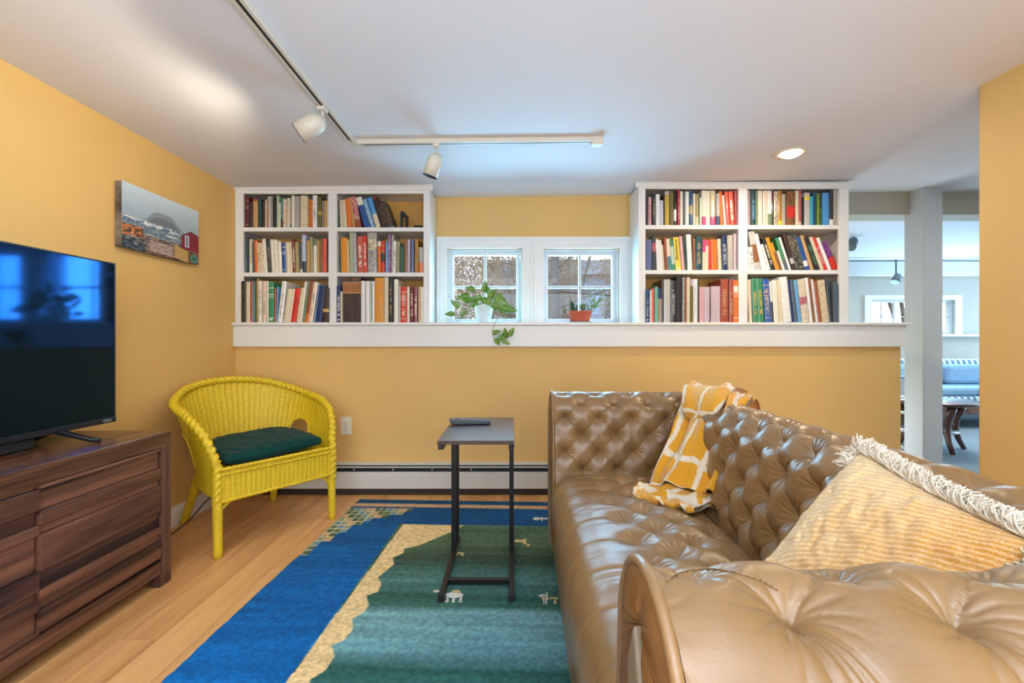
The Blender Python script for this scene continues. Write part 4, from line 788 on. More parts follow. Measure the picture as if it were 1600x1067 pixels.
def tufted(name, seg, xphase, row0_s, nrow, S, n_along, P1=.0115, B=.032, dw=.42, rh=ROWH, r0=.020):
    # seg: 'near', 'far' or 'back'; sweep the profile along the segment, mitred at the corners
    o = AP[:, 0][:, None]; z = AP[:, 1][:, None]; q = np.linspace(0, 1, n_along)[None]
    if seg == 'back': lo = VN-o; hi = VF+o; L = lo+(hi-lo)*q; P = np.stack([UB+o+0*L, L, z+0*L], -1); xa = L
    else:
        hi = UB+o; L = .010+(hi-.010)*q; sgn = -1 if seg == 'near' else 1; vc = VN if seg == 'near' else VF
        P = np.stack([L, vc+sgn*o+0*L, z+0*L], -1); xa = L
    N = normals(P); ctr = np.array([0, 0, ZC])
    # make normals point outwards (away from the roll axis)
    mid = P.shape[0]//2
    ax_pt = P.copy(); 
    if seg == 'back': ax_pt[..., 0] = UB+0.03
    else: ax_pt[..., 1] = vc
    ax_pt[..., 2] = np.minimum(P[..., 2], ZC)
    sg = np.sign(np.sum((P-ax_pt)*N, -1)); sg = np.where(np.median(sg) < 0, -1, 1); N = N*sg
    h, rmin = tuft(xa-xphase, (row0_s-AS)[:, None]+0*xa, S, rh, nrow, P1, B, dw=dw, r0=r0)
    # quiet where nothing is tufted: below the outer roll
    if seg == 'near':
        ov = AS[:, None]-row0_s+0*xa; ovp = np.clip(ov, 0, None)
        for ang_, dp in ((16, .0030), (24, .0042), (33, .0032), (-20, .0016)):
            xr = xa-xphase-np.tan(R(ang_))*ovp*(1-.4*ovp/.2); dx = (xr+S/2) % S-S/2
            h -= dp*np.exp(-(dx/.0032)**2)*np.clip(ov/.02, 0, 1)*np.exp(-(ovp/.13)**2)
    k_out = np.clip((AS[:, None]-(row0_s+0.03))/0.16, 0, 1); h = h*(1-k_out*0.85)
    # mitre: sink slightly
    if seg == 'back': dm = np.minimum(L-lo, hi-L)
    else: dm = hi-L
    em = np.exp(-(dm/.012)**2); h = h*(1-em)-0.006*em
    if seg != 'back': ef = np.exp(-(L/.02)**2); h = h*(1-ef*0.8)
    h += 0.0016*(smooth_noise(h.shape, (22, 26), hash(seg) % 97 if False else len(seg)*7)-.5)
    P2 = P+N*h[..., None]
    ob = grid(name, P2, M_LEATHER, sofa)
    # buttons
    dims = P2.shape
    for j in range(nrow):
        s_ = row0_s-j*rh; ri = np.argmin(abs(AS-s_)); a = S/2
        kmin = int(-20); 
        for k_ in range(-30, 40):
            if (k_+j) % 2: continue
            xb = xphase+k_*a; rowx = xa[ri] if xa.shape[0] > 1 else xa[0]
            if xb < rowx[0]+(0.03 if seg != 'back' else 0.02) or xb > rowx[-1]-0.02: continue
            ci = np.argmin(abs(rowx-xb)); bt_ = bpy.data.objects.new('button', BTN); col.objects.link(bt_); bt_.parent = sofa
            nn = Vector(N[ri, ci]); bt_.location = Vector(P2[ri, ci])+nn*0.001; bt_.rotation_euler = nn.to_track_quat('Z', 'Y').to_euler()
    return ob
_b = MB().lathe([(0.0005, 0.004), (0.004, 0.0036), (0.0068, 0.0018), (0.0075, 0), (0.006, -0.003)], (0, 0, 0), 12).build('button', M_BUTTON); BTN = _b.data; bpy.data.objects.remove(_b)
tufted('arm', 'near', 0.1275, S_TOP+R(17)*RR, 7, 0.150, 420, r0=.026, B=.034)
tufted('arm', 'far', 0.1275, S_TOP+R(27)*RR, 7, 0.148, 220)
tufted('backrest', 'back', 0.861+.0675, S_TOP-R(45)*RR+.086, 7, 0.135, 640, P1=.016, B=.030, dw=.55, rh=.086, r0=.024)
# seat
SP = cr_spline([(.020, .195), (.0, .215), (-.010, .27), (-.006, .335), (.022, .392), (.075, .420), (.16, .432), (.28, .434), (.40, .425), (.47, .405), (.512, .365)], 200); SP, SS = resample(SP, 230)
na_ = 560; L = np.linspace(VN+.118, VF-.118, na_)[None]; d_end = np.minimum(L-L.min(), L.max()-L); drop = 0.05*np.exp(-(d_end/.05)**1.5)
uu = SP[:, 0][:, None]; zz_ = SP[:, 1][:, None]; hs = np.clip((zz_-.2)/.2, 0, 1)
P = np.stack([uu+0*L+0.02*np.exp(-(d_end/.03)**2)*(uu < .05), L+0*uu, zz_-drop*hs+0.008*np.sin((L-.6)/1.37*PI)], -1)
N = normals(P); N = N*(1 if N[120, 200, 2] > 0 else -1)
s_at = lambda u: SS[np.argmin(np.abs(SP[:, 0]-u)+(SP[:, 1] < .4)*9)]
row_s = s_at(.185); RS = .085; wx = .016*(smooth_noise((len(SS), na_), (4, 14), 77)-.5)*np.clip((row_s-SS[:, None])/.06, 0, 1); h, rmin = tuft(L-.66+0*uu+wx, (SS[:, None]-row_s)+0*L, .150, RS, 4, .0085, .030, r0=.026, lam=.30, dw=.4)
h += 0.0028*(smooth_noise(h.shape, (5, 46), 31)-.5)+0.002*(smooth_noise(h.shape, (16, 60), 32)-.5)
lowf = np.clip((SS[:, None]-0.0)/.04, 0, 1); h = h*lowf
P2 = P+N*h[..., None]; grid('seat', P2, M_LEATHER, sofa)
for j in range(4):
    ri = np.argmin(abs(SS-(row_s+j*RS)))
    for k_ in range(-2, 22):
        if (k_+j) % 2: continue
        xb = .66+k_*.075
        if xb < L.min()+.02 or xb > L.max()-.02 or ri >= len(SS)-3: continue
        ci = np.argmin(abs(L[0]-xb)); bt_ = bpy.data.objects.new('button', BTN); col.objects.link(bt_); bt_.parent = sofa; nn = Vector(N[ri, ci]); bt_.location = Vector(P2[ri, ci])+nn*.001; bt_.rotation_euler = nn.to_track_quat('Z', 'Y').to_euler()
MB().box(.004, .06, VN+.06, VF-.06, .045, .205).build('front_rail', M_LEATHER, sofa, bevel=.012)
MB().tube([(.006, VN+.06, .205), (.006, VF-.06, .205)], .006, 8).build('rail_piping', M_LEATHER, sofa)
MB().box(.06, .70, VN+.05, VF-.05, .045, .33).build('base_frame', M_DARK, sofa)
for (x, y) in ((.05, VN+.0), (.05, VF-.0), (.66, VN), (.66, VF)): MB().lathe([(.018, 0.0088), (.026, .014), (.028, .03), (.022, .045)], (x, y, 0), 16).build('foot', M_DARK, sofa)
# arm front panels
prof = arm_profile(); closed = np.concatenate([[(-.150, .045), (-.150, .2)], prof])
for vc, sg in ((VN, -1), (VF, 1)):
    out, _ = resample(np.concatenate([closed, closed[:1]]), 200); c_ = np.array([.004, .70]); rr_ = np.linspace(0, 1, 24)[:, None, None]
    G2 = c_[None, None]+(out[None]-c_[None, None])*rr_; q = rr_[..., 0]; ang = np.arctan2(out[:, 1]-c_[1], out[:, 0]-c_[0])[None]
    x = .006-.014*np.sqrt(np.clip(1-q**3, 0, 1))+.012*np.exp(-(q/.12)**2)+.0028*np.sin(ang*26+2*np.sin(ang*5))*np.exp(-((q-.35)/.3)**2)
    P = np.stack([x, vc+sg*G2[..., 0], G2[..., 1]], -1); pan = grid('front_panel', P, M_LEATHERD, sofa)
    ins = MB(); pts = [(.004, .70), (-.019, .655), (-.028, .40), (-.03, .06), (.05, .06), (.048, .40), (.040, .64)]
    ins.prism(pts, lambda p, t_: (t_, vc+sg*p[0], p[1]), -.013, .0); ins.build('panel_insert', M_LEATHERG, pan, bevel=.004)
    pp = np.stack([np.full(len(prof), .003), vc+sg*prof[:, 0], prof[:, 1]], 1); MB().tube(resample(pp, 120)[0], .0062, 8).build('piping', M_LEATHER, sofa)
from mathutils.bvhtree import BVHTree
bpy.context.view_layer.update()
arm0 = [o for o in col.objects if o.name == 'arm'][0]; mw = arm0.matrix_world; bv = BVHTree.FromPolygons([mw @ v.co for v in arm0.data.vertices], [tuple(p.vertices) for p in arm0.data.polygons])
def on_arm(px, py):
    d_ = (W(px, py, 1.0)-Vector((0, 0, EZ))).normalized(); h_ = bv.ray_cast(Vector((0, 0, EZ)), d_); return None if h_[0] is None else h_[0]+h_[1]*(0.0006 if h_[1].dot(d_) < 0 else -0.0006)
sp_ = [q for q in (on_arm(*p) for p in cr_spline([(1040, 908), (1066, 894), (1105, 889), (1145, 894), (1185, 906), (1215, 922)], 60)) if q]
inv = sofa.matrix_basis.inverted(); sm_ = MB(); sm_.tube([inv @ q for q in sp_], .0009, 5); sm_.build('seam', M_LEATHER, sofa)
sq = MB()
for q0, q1 in zip(sp_[2::3], sp_[3::3]): sq.tube([inv @ (q0+Vector((0, -.003, .001))), inv @ (q0*.45+q1*.55+Vector((0, -.003, .001)))], .0008, 4)
sq.build('stitching', mat('dark_thread', (112, 80, 50), .8), sofa)
# ------------------------------------------------------------------ throw blanket
BC = np.array(srgb((228, 162, 24))); WCc = np.array(srgb((240, 226, 200)))
M_FLEECE = mat('mustard_fleece', (255, 255, 255), 0.85, attr=True, na=0.08, ns=120, sheen=0.4, bump=0.3, bs=500)
def sheet(rows, nu, nv, amp, freq, seed, uo, vo, usc, vsc, th=.007, off=.05):
    Lp = cr_spline([W(r[0][0], r[0][1], r[0][2]-off) for r in rows], nv); Rp = cr_spline([W(r[1][0], r[1][1], r[1][2]-off) for r in rows], nv); u = np.linspace(0, 1, nu)
    P = Lp[:, None]*(1-u)[None, :, None]+Rp[:, None]*u[None, :, None]; N = normals(P)
    N = np.where((N[..., 1] > 0)[..., None], -N, N); v = np.linspace(0, 1, nv)[:, None]; nz_ = smooth_noise((nv, nu), (5, 5), seed)
    h = amp*(np.sin(u[None]*freq*2*PI+v*2.2+nz_*2.5)+0.5*np.sin(u[None]*freq*4.1*PI-v*3+nz_*4))+.01*(nz_-.5); h = h+amp*1.3*np.sin(u*PI)[None]
    P = P+N*h[..., None]; n5 = smooth_noise((nv, nu), (4, 3), seed+5)-.5; a = uo+u[None]*usc+0.035*n5+.18*v*usc; b_ = vo+v*vsc+0.04*(nz_-.5)-.05*u[None]; g_ = .155
    ln = (np.abs((a/g_) % 1-.5) < .075) | (np.abs((b_/g_) % 1-.5) < .075)
    Cc = np.where(ln[..., None], WCc, BC); top = P+N*th/2; bot = P-N*th/2
    # closed thin body
    G = np.concatenate([top, bot[::-1], top[:1]], 0); Cg = np.concatenate([Cc, Cc[::-1], Cc[:1]], 0)
    return G, Cg
tb = tag(empty('throw_blanket', (0.72, 1.85, 0.42)), 'mustard throw blanket with white grid lines draped over sofa corner', 'blanket')
def addsheet(nm, *a, **k):
    G, Cg = sheet(*a, **k); G = G-np.array(tb.location); return grid(nm, G, M_FLEECE, tb, Cg)
addsheet('hanging_cloth', [((1092, 618, 2.22), (1185, 655, 1.98)), ((1082, 603, 2.10), (1180, 628, 1.86)), ((1072, 622, 1.99), (1162, 640, 1.74)), ((1058, 660, 1.90), (1149, 678, 1.67)), ((1040, 700, 1.84), (1139, 715, 1.63)), ((1022, 735, 1.80), (1130, 745, 1.60)), ((1013, 757, 1.77), (1119, 772, 1.575))], 90, 150, .017, 1.7, 3, .02, 0, .42, .55)
addsheet('folded_flap', [((1080, 606, 2.06), (1168, 612, 1.86)), ((1070, 603, 1.97), (1150, 607, 1.80)), ((1066, 620, 1.90), (1135, 622, 1.74)), ((1067, 640, 1.87), (1122, 640, 1.72)), ((1075, 652, 1.86), (1112, 652, 1.74))], 60, 70, .004, 1.2, 8, .05, .06, .3, .25)
addsheet('side_fold', [((1150, 612, 1.90), (1176, 630, 1.88)), ((1140, 612, 1.80), (1172, 624, 1.75)), ((1132, 640, 1.70), (1160, 640, 1.69)), ((1128, 660, 1.67), (1146, 668, 1.66))], 40, 60, .006, 1, 12, .0, .03, .12, .25)
addsheet('cloth_on_seat', [((1000, 757, 1.80), (1120, 778, 1.66)), ((990, 768, 1.76), (1112, 788, 1.62)), ((990, 776, 1.70), (1098, 796, 1.56)), ((1010, 786, 1.655), (1085, 800, 1.54))], 90, 50, .006, 2.3, 21, .04, .05, .36, .16, th=.014, off=.10)
# ------------------------------------------------------------------ fringed pillow
A_, B_, C_, D_ = (np.array(v) for v in ((.690, .900, .762), (.668, .574, .722), (.385, .835, .47), (.50, .590, .49)))
def pf(u, v):
    s = (u+1)/2; t_ = (v+1)/2; s = s[..., None]; t_ = t_[..., None]; p = (A_*(1-s)+B_*s)*t_+(C_*(1-s)+D_*s)*(1-t_)+0*s; p[..., 2] -= (.010*np.sin(PI*s)*t_)[..., 0]
    return p
nu, nv = 340, 260; u, v = np.meshgrid(np.linspace(-1, 1, nu), np.linspace(-1, 1, nv)); k = np.clip(0.0+0.85*(u+1)/2+0.25*(1-(v+1)/2)+0.35*(smooth_noise((nv, nu), (8, 10), 41)-.5), 0, 1)
c1 = np.array(srgb((232, 200, 142))); c2 = np.array(srgb((214, 142, 18))); wv = (.5+.5*np.sin((v-.45*u)*110))**2; sp2 = (rng.random(k.shape) > .84); Cc = c1*(1-k[..., None])+c2*k[..., None]; lt = np.array(srgb((248, 236, 208))); a3 = (.24*wv+.34*sp2)[..., None]; Cc = (Cc*(1-a3)+lt*a3)*(.90+.14*wv[..., None])
pl = tag(empty('throw_pillow', (.52, .80, .45)), 'mustard woven pillow with cream fringe leaning in the near sofa corner', 'pillow')
f2 = lambda u, v: pf(u, v)-np.array(pl.location)
ts = pf(u, v); nn = normals(ts)[130, 170]; flip = -1 if (nn @ np.array([.4, .4, -1])) > 0 else 1
pm = pillow_mesh('pillow_cover', (lambda u, v: f2(u, v)) if flip == 1 else (lambda u, v: f2(u, v)), nu, nv, .052, mat('mustard_weave', (255, 255, 255), 0.85, attr=True, na=0.06, ns=200, bump=0.5, bs=700, sheen=.2), pl, Cc, wr=.010, seed=17, pw_=.5)
fr_ = MB(); rd = random.Random(4)
nvec = Vector(nn)*flip
if nvec.z < 0: nvec = -nvec
def strands(Pa, Pb, outd, n, ln, sg_=0):
    Pa, Pb = Vector(Pa), Vector(Pb)
    for i in range(n):
        tt_ = rd.random(); p = Pa.lerp(Pb, tt_)+Vector((0, 0, -sg_*math.sin(PI*tt_)))+nvec*rd.uniform(-.008, .010); d = (Vector(outd)*rd.uniform(.6, 1.1)+Vector((rd.uniform(-.7, .7), rd.uniform(-.7, .7), rd.uniform(-.2, .6)))*.8).normalized(); L_ = ln*rd.uniform(.6, 1.2)
        cv = Vector((rd.uniform(-1, 1), rd.uniform(-1, 1), rd.uniform(-.6, .6)))*L_*.35; pts = [p-Vector(pl.location), p+d*L_*.5+cv-Vector(pl.location), p+d*L_+cv*.2+Vector((0, 0, -.2*L_))-Vector(pl.location)]
        fr_.tube(cr_spline([tuple(q) for q in pts], 6), [.0015, .0015, .0014, .0012, .001, .0006], 4, caps=False)
tov = lambda a: tuple(a); ab = (A_-C_); ab /= np.linalg.norm(ab); ba = (B_-A_); ba /= np.linalg.norm(ba)
strands(A_, B_, ab+np.array([0, 0, .2]), 2600, .034, .010); strands(A_, A_*.9+C_*.1, -ba, 160, .026); strands(B_, D_, ba+np.array([0, 0, .5]), 900, .026)
fo = fr_.build('fringe', mat('cream_fringe', (240, 230, 212), 0.9, ns=80, na=0.05), pl); fo['kind'] = 'stuff'

# ------------------------------------------------------------------ plants on the ledge
def leafmesh(name, L_, Wd, bend, heart=True, n=9):
    u, v = np.meshgrid(np.linspace(-1, 1, 7), np.linspace(0, 1, n)); wv_ = np.sin(PI*v**(.62 if heart else .8))**.8*(1-.15*v); x = u*wv_*Wd/2; y = v*L_-(.10*L_*np.abs(u)*(v < .2) if heart else 0); z = bend*L_*(-(v**2))+np.abs(u)*wv_*Wd*.12
    rg_ = np.random.default_rng(int(L_*1e5)); g_ = np.array(srgb((74, 132, 40))); y_ = np.array(srgb((186, 206, 96))); m_ = (np.abs(u) < .2) | (rg_.random(u.shape) > .72); Cc = np.where(m_[..., None], y_*.5+g_*.5, g_)
    return np.stack([x, y, z], -1), Cc
M_LEAF = mat('variegated_leaf', (255, 255, 255), 0.4, attr=True, na=0.1, ns=60, coat=.3)
ph = tag(empty('potted_pothos', W(756, 503.5, 3.05)), 'trailing variegated pothos in a white pot on the ledge', 'plant'); ph.location.z = 1.1035; PH = Vector(ph.location)
MB().lathe([(.040, 0), (.045, .004), (.060, .110), (.062, .116), (.057, .116), (.052, .10), (.01, .10)], (0, 0, 0), 32).build('pot', mat('white_ceramic', (232, 238, 242), 0.25, coat=.4), ph)
MB().lathe([(.001, .1), (.052, .1), (.05, .104), (.001, .108)], (0, 0, 0), 20).build('soil', mat('potting_soil', (74, 56, 42), 0.95, ns=200, na=.3, bump=1, bs=300), ph)
vines = [[(756, 474, 3.05), (757, 462, 3.02), (757, 455, 3.0)], [(752, 476, 3.05), (745, 462, 3.03), (736, 455, 3.02), (726, 460, 3.0)], [(750, 477, 3.05), (735, 468, 3.03), (722, 480, 2.99), (722, 494, 2.975), (714, 502, 2.97), (710, 492, 2.96), (706, 490, 2.955)], [(762, 474, 3.04), (775, 463, 3.02), (784, 462, 3.0)], [(764, 475, 3.04), (778, 472, 3.0), (790, 480, 2.98)],
         [(764, 477, 3.03), (774, 484, 2.96), (777, 497, 2.925), (772, 508, 2.90), (769.5, 518, 2.895), (772, 527, 2.895), (780, 532, 2.89), (788, 532, 2.89), (796, 524, 2.89), (800, 517, 2.89)]]
sm = MB()
for vn in vines: sm.tube(cr_spline([tuple(W(*q)-PH) for q in vn], 26), .0017, 6)
sm.build('vines', mat('green_stem', (110, 128, 70), 0.6, c2=(120, 96, 60)), ph)
leaves = [(757, 456, 3.0, 17, 85), (732, 463, 3.0, 20, 185), (741, 453, 3.01, 15, 160), (743, 466, 3.0, 16, 200), (752, 464, 3.0, 19, 200), (754, 467, 2.98, 18, -35), (766, 466, 3.0, 17, 60), (776, 464, 3.0, 12, 25), (775, 466, 2.99, 24, -30), (772, 479, 2.97, 22, 5), (784, 482, 2.96, 24, -5), (783, 484, 2.96, 10, -60), (745, 472, 3.0, 15, 215), (764, 458, 3.01, 14, 110),
          (718, 480, 2.98, 17, 140), (710, 491, 2.96, 15, 175), (719, 493, 2.97, 13, 35), (770, 521, 2.89, 14, 20), (778, 528, 2.885, 15, 10), (784, 529, 2.885, 14, 60), (790, 527, 2.88, 15, 95), (796, 524, 2.88, 14, 60), (774, 529, 2.885, 12, -60), (786, 533, 2.88, 12, -20), (734, 470, 3.0, 14, 170), (768, 473, 2.99, 14, -60)]
for (px, py, d, ln, ang) in leaves:
    Lr = ln*d/F*1.05; P, Cc = leafmesh('leaf', Lr, Lr*.62, random.uniform(.05, .25)); lf = grid('leaf', P, M_LEAF, ph, Cc)
    lf.location = W(px, py, d)-PH; a = R(ang)
    ydir = Vector((math.cos(a), random.uniform(-.35, .1), math.sin(a))).normalized(); zdir = Vector((random.uniform(-.3, .3), -1, random.uniform(.2, .6))); xdir = ydir.cross(zdir).normalized(); zdir = xdir.cross(ydir)
    lf.rotation_euler = Matrix((xdir, ydir, zdir)).transposed().to_euler()
# succulents
sp = tag(empty('succulent_planter', W(906, 503.5, 3.06)), 'terracotta planter of cactus and aloe on the ledge', 'plant'); sp.location.z = 1.1035; SPL = Vector(sp.location)
def oval(rx, ry, z, n=36): return [(rx*math.copysign(abs(math.cos(t))**.6, math.cos(t)), ry*math.copysign(abs(math.sin(t))**.6, math.sin(t)), z) for t in np.linspace(0, 2*PI, n, endpoint=False)]
def loft(rings, closed=True):
    n = len(rings[0]); v = [p for r in rings for p in r]; f = [(i*n+k, i*n+(k+1) % n, (i+1)*n+(k+1) % n, (i+1)*n+k) for i in range(len(rings)-1) for k in range(n)]+[tuple(range(n))[::-1], tuple(range((len(rings)-1)*n, len(rings)*n))]
    return MB().add(v, f, 0, True)
loft([oval(.062, .04, .006), oval(.064, .042, .02), oval(.078, .052, .066), oval(.082, .055, .068), oval(.082, .055, .080), oval(.076, .049, .080), oval(.074, .047, .07)]).build('pot', mat('terracotta', (196, 92, 62), 0.7, ns=20, na=.06), sp)
loft([oval(.075, .05, 0), oval(.084, .058, .010), oval(.080, .054, .010), oval(.072, .047, .005)]).build('saucer', mat('clear_plastic_saucer', (150, 158, 160), 0.2), sp)
loft([oval(.074, .047, .07), oval(.04, .02, .074)]).build('soil', mat('potting_soil'), sp)
M_SUC = mat('dark_succulent', (50, 96, 66), 0.5, ns=60, na=.2); M_ALOE = mat('aloe_green', (104, 150, 76), 0.45, ns=60, na=.12); M_CAC = mat('cactus_green', (120, 134, 96), 0.8, ns=200, na=.25, bump=.6, bs=300)
def spike(nm, p, q, r0_, m, mid=None):
    mid = mid or ((Vector(p)+Vector(q))/2); pts = cr_spline([tuple(Vector(p)), tuple(mid), tuple(Vector(q))], 9); MB().tube(pts, [r0_*(1-.9*(k_/8)**1.2) for k_ in range(9)], 7).build(nm, m, sp)
for (p, q, r0_) in (((895, 484), (889, 452), .0035), ((893, 484), (890, 470), .010), ((898, 484), (893, 469), .011), ((900, 484), (904, 476), .006), ((897, 484), (897, 472), .010), ((902, 484), (900, 474), .007)):
    spike('succulent_leaf', W(*p, 3.05)-SPL, W(*q, 3.04)-SPL, r0_, M_SUC)
MB().lathe([(.006, 0), (.016, .006), (.021, .02), (.02, .035), (.014, .045), (.003, .049)], W(911, 485, 3.05)-SPL, 20).build('cactus', M_CAC, sp)
for (p, q, md) in (((930, 480), (943, 449), (937, 466)), ((928, 482), (931, 446), (929, 466)), ((930, 480), (920, 453), (926, 468)), ((924, 484), (926, 466), (924, 476)), ((930, 478), (950, 466), (938, 470)), ((928, 482), (947, 478), (938, 476)), ((920, 484), (916, 472), (918, 478)), ((927, 480), (919, 462), (923, 472)), ((932, 474), (946, 457), (940, 466))):
    spike('aloe_leaf', W(*p, 3.05)-SPL, W(*q, 3.03)-SPL, .0065, M_ALOE, W(*md, 3.04)-SPL)

# ------------------------------------------------------------------ far room furniture
fs = tag(empty('striped_sofa', (5.6, 5.55, 0)), 'blue and white striped sofa in the far room', 'sofa')
m = bpy.data.materials.new('blue_stripe_fabric'); m.use_nodes = True; n = m.node_tree.nodes; l = m.node_tree.links; b = n['Principled BSDF']; b.inputs['Roughness'].default_value = .9
t_ = n.new('ShaderNodeTexCoord'); sx = n.new('ShaderNodeSeparateXYZ'); l.new(t_.outputs['Object'], sx.inputs[0]); mm = n.new('ShaderNodeMath'); mm.operation = 'MULTIPLY'; mm.inputs[1].default_value = 90; l.new(sx.outputs['X'], mm.inputs[0]); sn = n.new('ShaderNodeMath'); sn.operation = 'SINE'; l.new(mm.outputs[0], sn.inputs[0]); gt = n.new('ShaderNodeMath'); gt.operation = 'GREATER_THAN'; l.new(sn.outputs[0], gt.inputs[0]); gt.inputs[1].default_value = 0
mx = n.new('ShaderNodeMix'); mx.data_type = 'RGBA'; l.new(gt.outputs[0], mx.inputs[0]); mx.inputs[6].default_value = (*srgb((210, 220, 226)), 1); mx.inputs[7].default_value = (*srgb((96, 130, 156)), 1); l.new(mx.outputs[2], b.inputs['Base Color']); M_STR = m
M_BLUE = mat('blue_cushion_fabric', (140, 176, 204), .9, ns=30, na=.08)
MB().box(-1.0, 1.0, .1, .3, .3, .76).build('backrest', M_STR, fs, bevel=.05)
for x in (-.98, -.32, .34): MB().box(x, x+.64, -.02, .12, .46, .70).build('back_cushion', M_BLUE, fs, bevel=.05); MB().box(x, x+.64, -.42, .10, .36, .46).build('seat_cushion', M_BLUE, fs, bevel=.03)
MB().box(-1.0, 1.0, -.44, .2, .24, .36).build('seat_frame', M_STR, fs, bevel=.02); MB().box(-1.0, 1.0, -.45, -.40, .16, .24).build('wood_rail', M_WALNUT, fs, bevel=.005)
for s_ in (-1, 1): MB().box(s_*1.0, s_*1.12, -.45, .25, .1, .58).build('arm', M_STR, fs, bevel=.04)
for (x, y) in ((-.95, -.42), (.95, -.42), (-.95, .2), (.95, .2)): MB().box(x-.03, x+.03, y-.03, y+.03, 0, .17).build('leg', M_WALNUT, fs)
ct_ = tag(empty('round_table', (3.86, 4.2, 0)), 'round dark wood table with curved legs in the far room', 'table')
M_MAHO = wood('dark_mahogany', (96, 48, 34), (58, 28, 22), 'Z', .3, 1, coat=.5)
MB().lathe([(.30, .412), (.345, .42), (.35, .436), (.34, .445), (.001, .445)], (0, 0, 0), 48).build('tabletop', M_MAHO, ct_)
MB().lathe([(.001, .16), (.2, .16), (.2, .172), (.001, .172)], (0, 0, 0), 32).build('lower_shelf', mat('pale_glass_shelf', (190, 206, 214), .15), ct_)
for k_ in range(4):
    a = R(-10+90*k_); c_, s_ = math.cos(a), math.sin(a); MB().tube([(c_*r, s_*r, z) for r, z in ((.26, .41), (.235, .34), (.20, .26), (.20, .17), (.225, .09), (.27, .0))], [.034, .032, .028, .025, .022, .018], 10).build('leg', M_MAHO, ct_)
bw = tag(empty('basket', (3.78, 4.12, .4455)), 'small dark blue basket on the round table', 'basket')
MB().lathe([(.05, 0), (.07, .03), (.075, .07), (.07, .07), (.06, .02)], (0, 0, 0), 24).build('bowl', mat('dark_blue_wicker', (30, 44, 66), .7, ns=80, na=.3), bw)
MB().tube([(.07*math.cos(t), 0, .07+.05*math.sin(t)) for t in np.linspace(0, PI, 14)], .004, 6).build('handle', mat('dark_blue_wicker'), bw)
sh = tag(empty('white_shelf_unit', (2.95, 3.75, 0)), 'low white shelf unit behind the end of half wall', 'shelf')
for z in (.12, .26, .40, .52): MB().box(-.2, .2, -.12, .12, z, z+.018).build('shelf', M_WHITE, sh)
for x in (-.2, .182): MB().box(x, x+.018, -.12, .12, 0, .12).build('side_panel', M_WHITE, sh)
MB().box(-.2, .2, .12, .13, 0, .538).build('back_panel', M_WHITE, sh)
for x in (-.2, .182): MB().box(x, x+.018, .1, .12, .12, .538).build('side_panel', M_WHITE, sh)

# ------------------------------------------------------------------ outdoors behind the windows
M_GRD = mat('winter_ground', (92, 82, 68), .95, ns=3, na=.2, c2=(70, 60, 48)); gr = MB().box(-14, 2.0, 3.36, 6.36, .86, .9).box(-14, 14, 6.36, 24, .86, .9).build('ground', M_GRD); struct(gr)
hs_ = tag(empty('neighbour_house', (1.9, 13.0, .9)), 'pale blue clapboard house beyond the garden', 'house')
M_SID = mat('blue_siding', (112, 128, 156), .7, ns=4, na=.04); M_ROOF = mat('grey_roof', (80, 78, 80), .9)
for k_ in range(14):
    MB().prism([(0, 0), (-.03, 0), (0, .15)], lambda p, t_: (t_, p[0], p[1]), -2.6, 1.1).build('clapboard', M_SID, hs_, loc=(0, 0, k_*.14))
MB().box(-2.6, 1.1, .001, 3, 0, 1.96).build('wall', M_SID, hs_); MB().prism([(-.3, 1.95), (1.6, 2.7), (3.4, 1.95)], lambda p, t_: (t_, p[0], p[1]), -2.8, 1.3).build('roof', M_ROOF, hs_)
wf = MB().box(-1.7, -1.1, -.05, -.005, .7, 1.5).build('window', M_WHITE, hs_); MB().box(-1.63, -1.17, -.06, -.051, .77, 1.43).build('pane', mat('dark_pane', (70, 84, 100), .1), wf)
M_BARK = mat('tree_bark', (82, 66, 54), .9, ns=20, na=.2, stretch=(1, 1, .2)); M_TWIG = mat('dry_twigs', (132, 102, 70), .9, ns=4, na=.2)
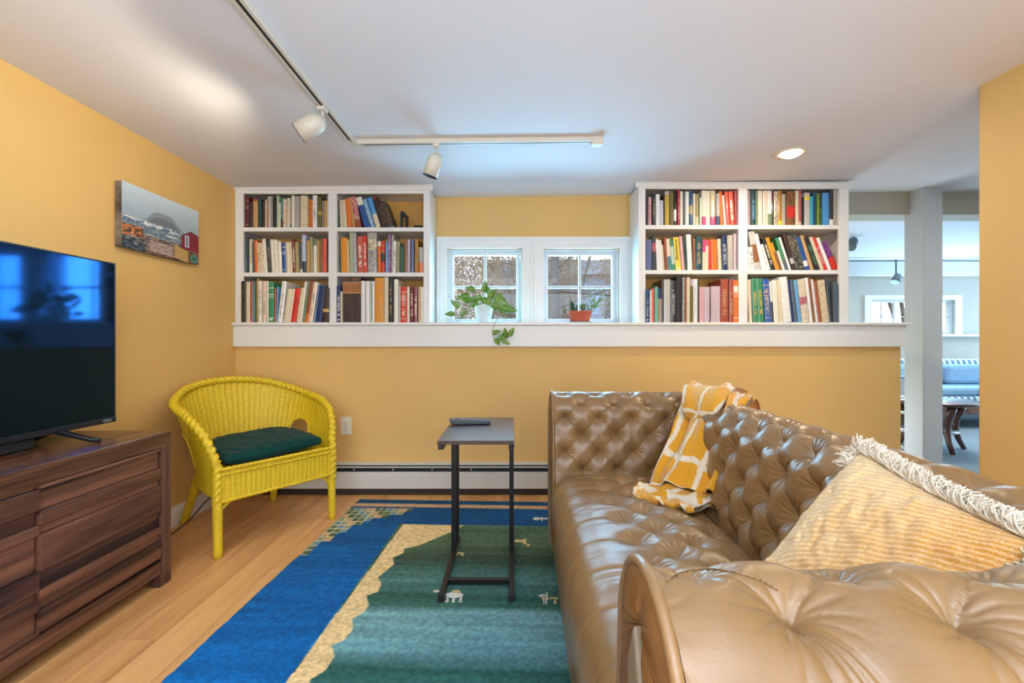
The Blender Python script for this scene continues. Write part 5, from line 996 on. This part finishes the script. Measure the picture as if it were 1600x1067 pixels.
def bush(x, y, w_b, h_b, n_b, label, sd):
    rd = random.Random(sd); t = tag(empty('bare_shrub', (x, y, .9)), label, 'shrub', 'winter shrubs outside the windows'); m_ = MB()
    for i in range(n_b):
        a = rd.uniform(0, 2*PI); r = rd.random()**.5*w_b; z = rd.random()*h_b; p = Vector((r*math.cos(a), r*math.sin(a)*.5, z)); d = Vector((rd.uniform(-1, 1), rd.uniform(-1, 1)*.4, rd.uniform(-.6, 1.1)))*rd.uniform(.1, .3); w2 = rd.uniform(.002, .0055)
        sidev = d.cross(Vector((0, 1, 0))).normalized()*w2; m_.add([p-sidev, p+sidev, p+d+sidev*.3], [(0, 1, 2)])
    s = m_.build('twigs', M_TWIG, t); s['kind'] = 'stuff'
    b_ = MB()
    for i in range(7):
        a = rd.uniform(-1, 1); b_.tube(cr_spline([(a*.2, 0, 0), (a*.5*w_b, rd.uniform(-.2, .2), h_b*.5), (a*w_b, rd.uniform(-.3, .3), h_b*.95)], 10), [.035-.003*k_ for k_ in range(10)], 6)
    b_.build('branches', M_BARK, t)
bush(-1.0, 6.7, 0.85, 2.1, 20000, 'dense tan winter shrub behind the left niche window', 1)
bush(0.35, 8.3, 0.9, 2.3, 16000, 'tan winter shrub left of the tree trunk', 2)
bush(1.3, 10.2, 1.1, 2.8, 9000, 'thin winter shrub in front of blue house', 3)
bush(2.4, 7.6, 0.95, 2.4, 14000, 'tan winter shrub at the right of the niche windows', 4)
bush(8.3, 9.5, 1.4, 2.4, 3000, 'winter shrub outside the far room window', 5)
bush(5.2, 9.6, 1.2, 1.6, 2500, 'low winter shrub outside the far room', 6)
tr = tag(empty('tree', (.56, 6.0, .9)), 'bare brown tree trunk outside the right niche window', 'tree')
MB().tube([(0, 0, 0), (.02, 0, .6), (-.01, 0, 1.6), (.03, 0, 3.2)], [.07, .06, .055, .04], 12).build('trunk', M_BARK, tr)
b_ = MB()
for z, dx, dz in ((.5, .9, .3), (.75, 1.1, -.1), (1.0, .7, .5), (1.2, -.8, .5), (1.5, .9, .4), (.9, -.7, .2), (1.8, 1.0, .7)): b_.tube(cr_spline([(0, 0, z), (dx*.5, -.1, z+dz*.6), (dx, -.2, z+dz)], 8), [.018-.002*k_ for k_ in range(8)], 5)
b_.build('branches', M_BARK, tr)
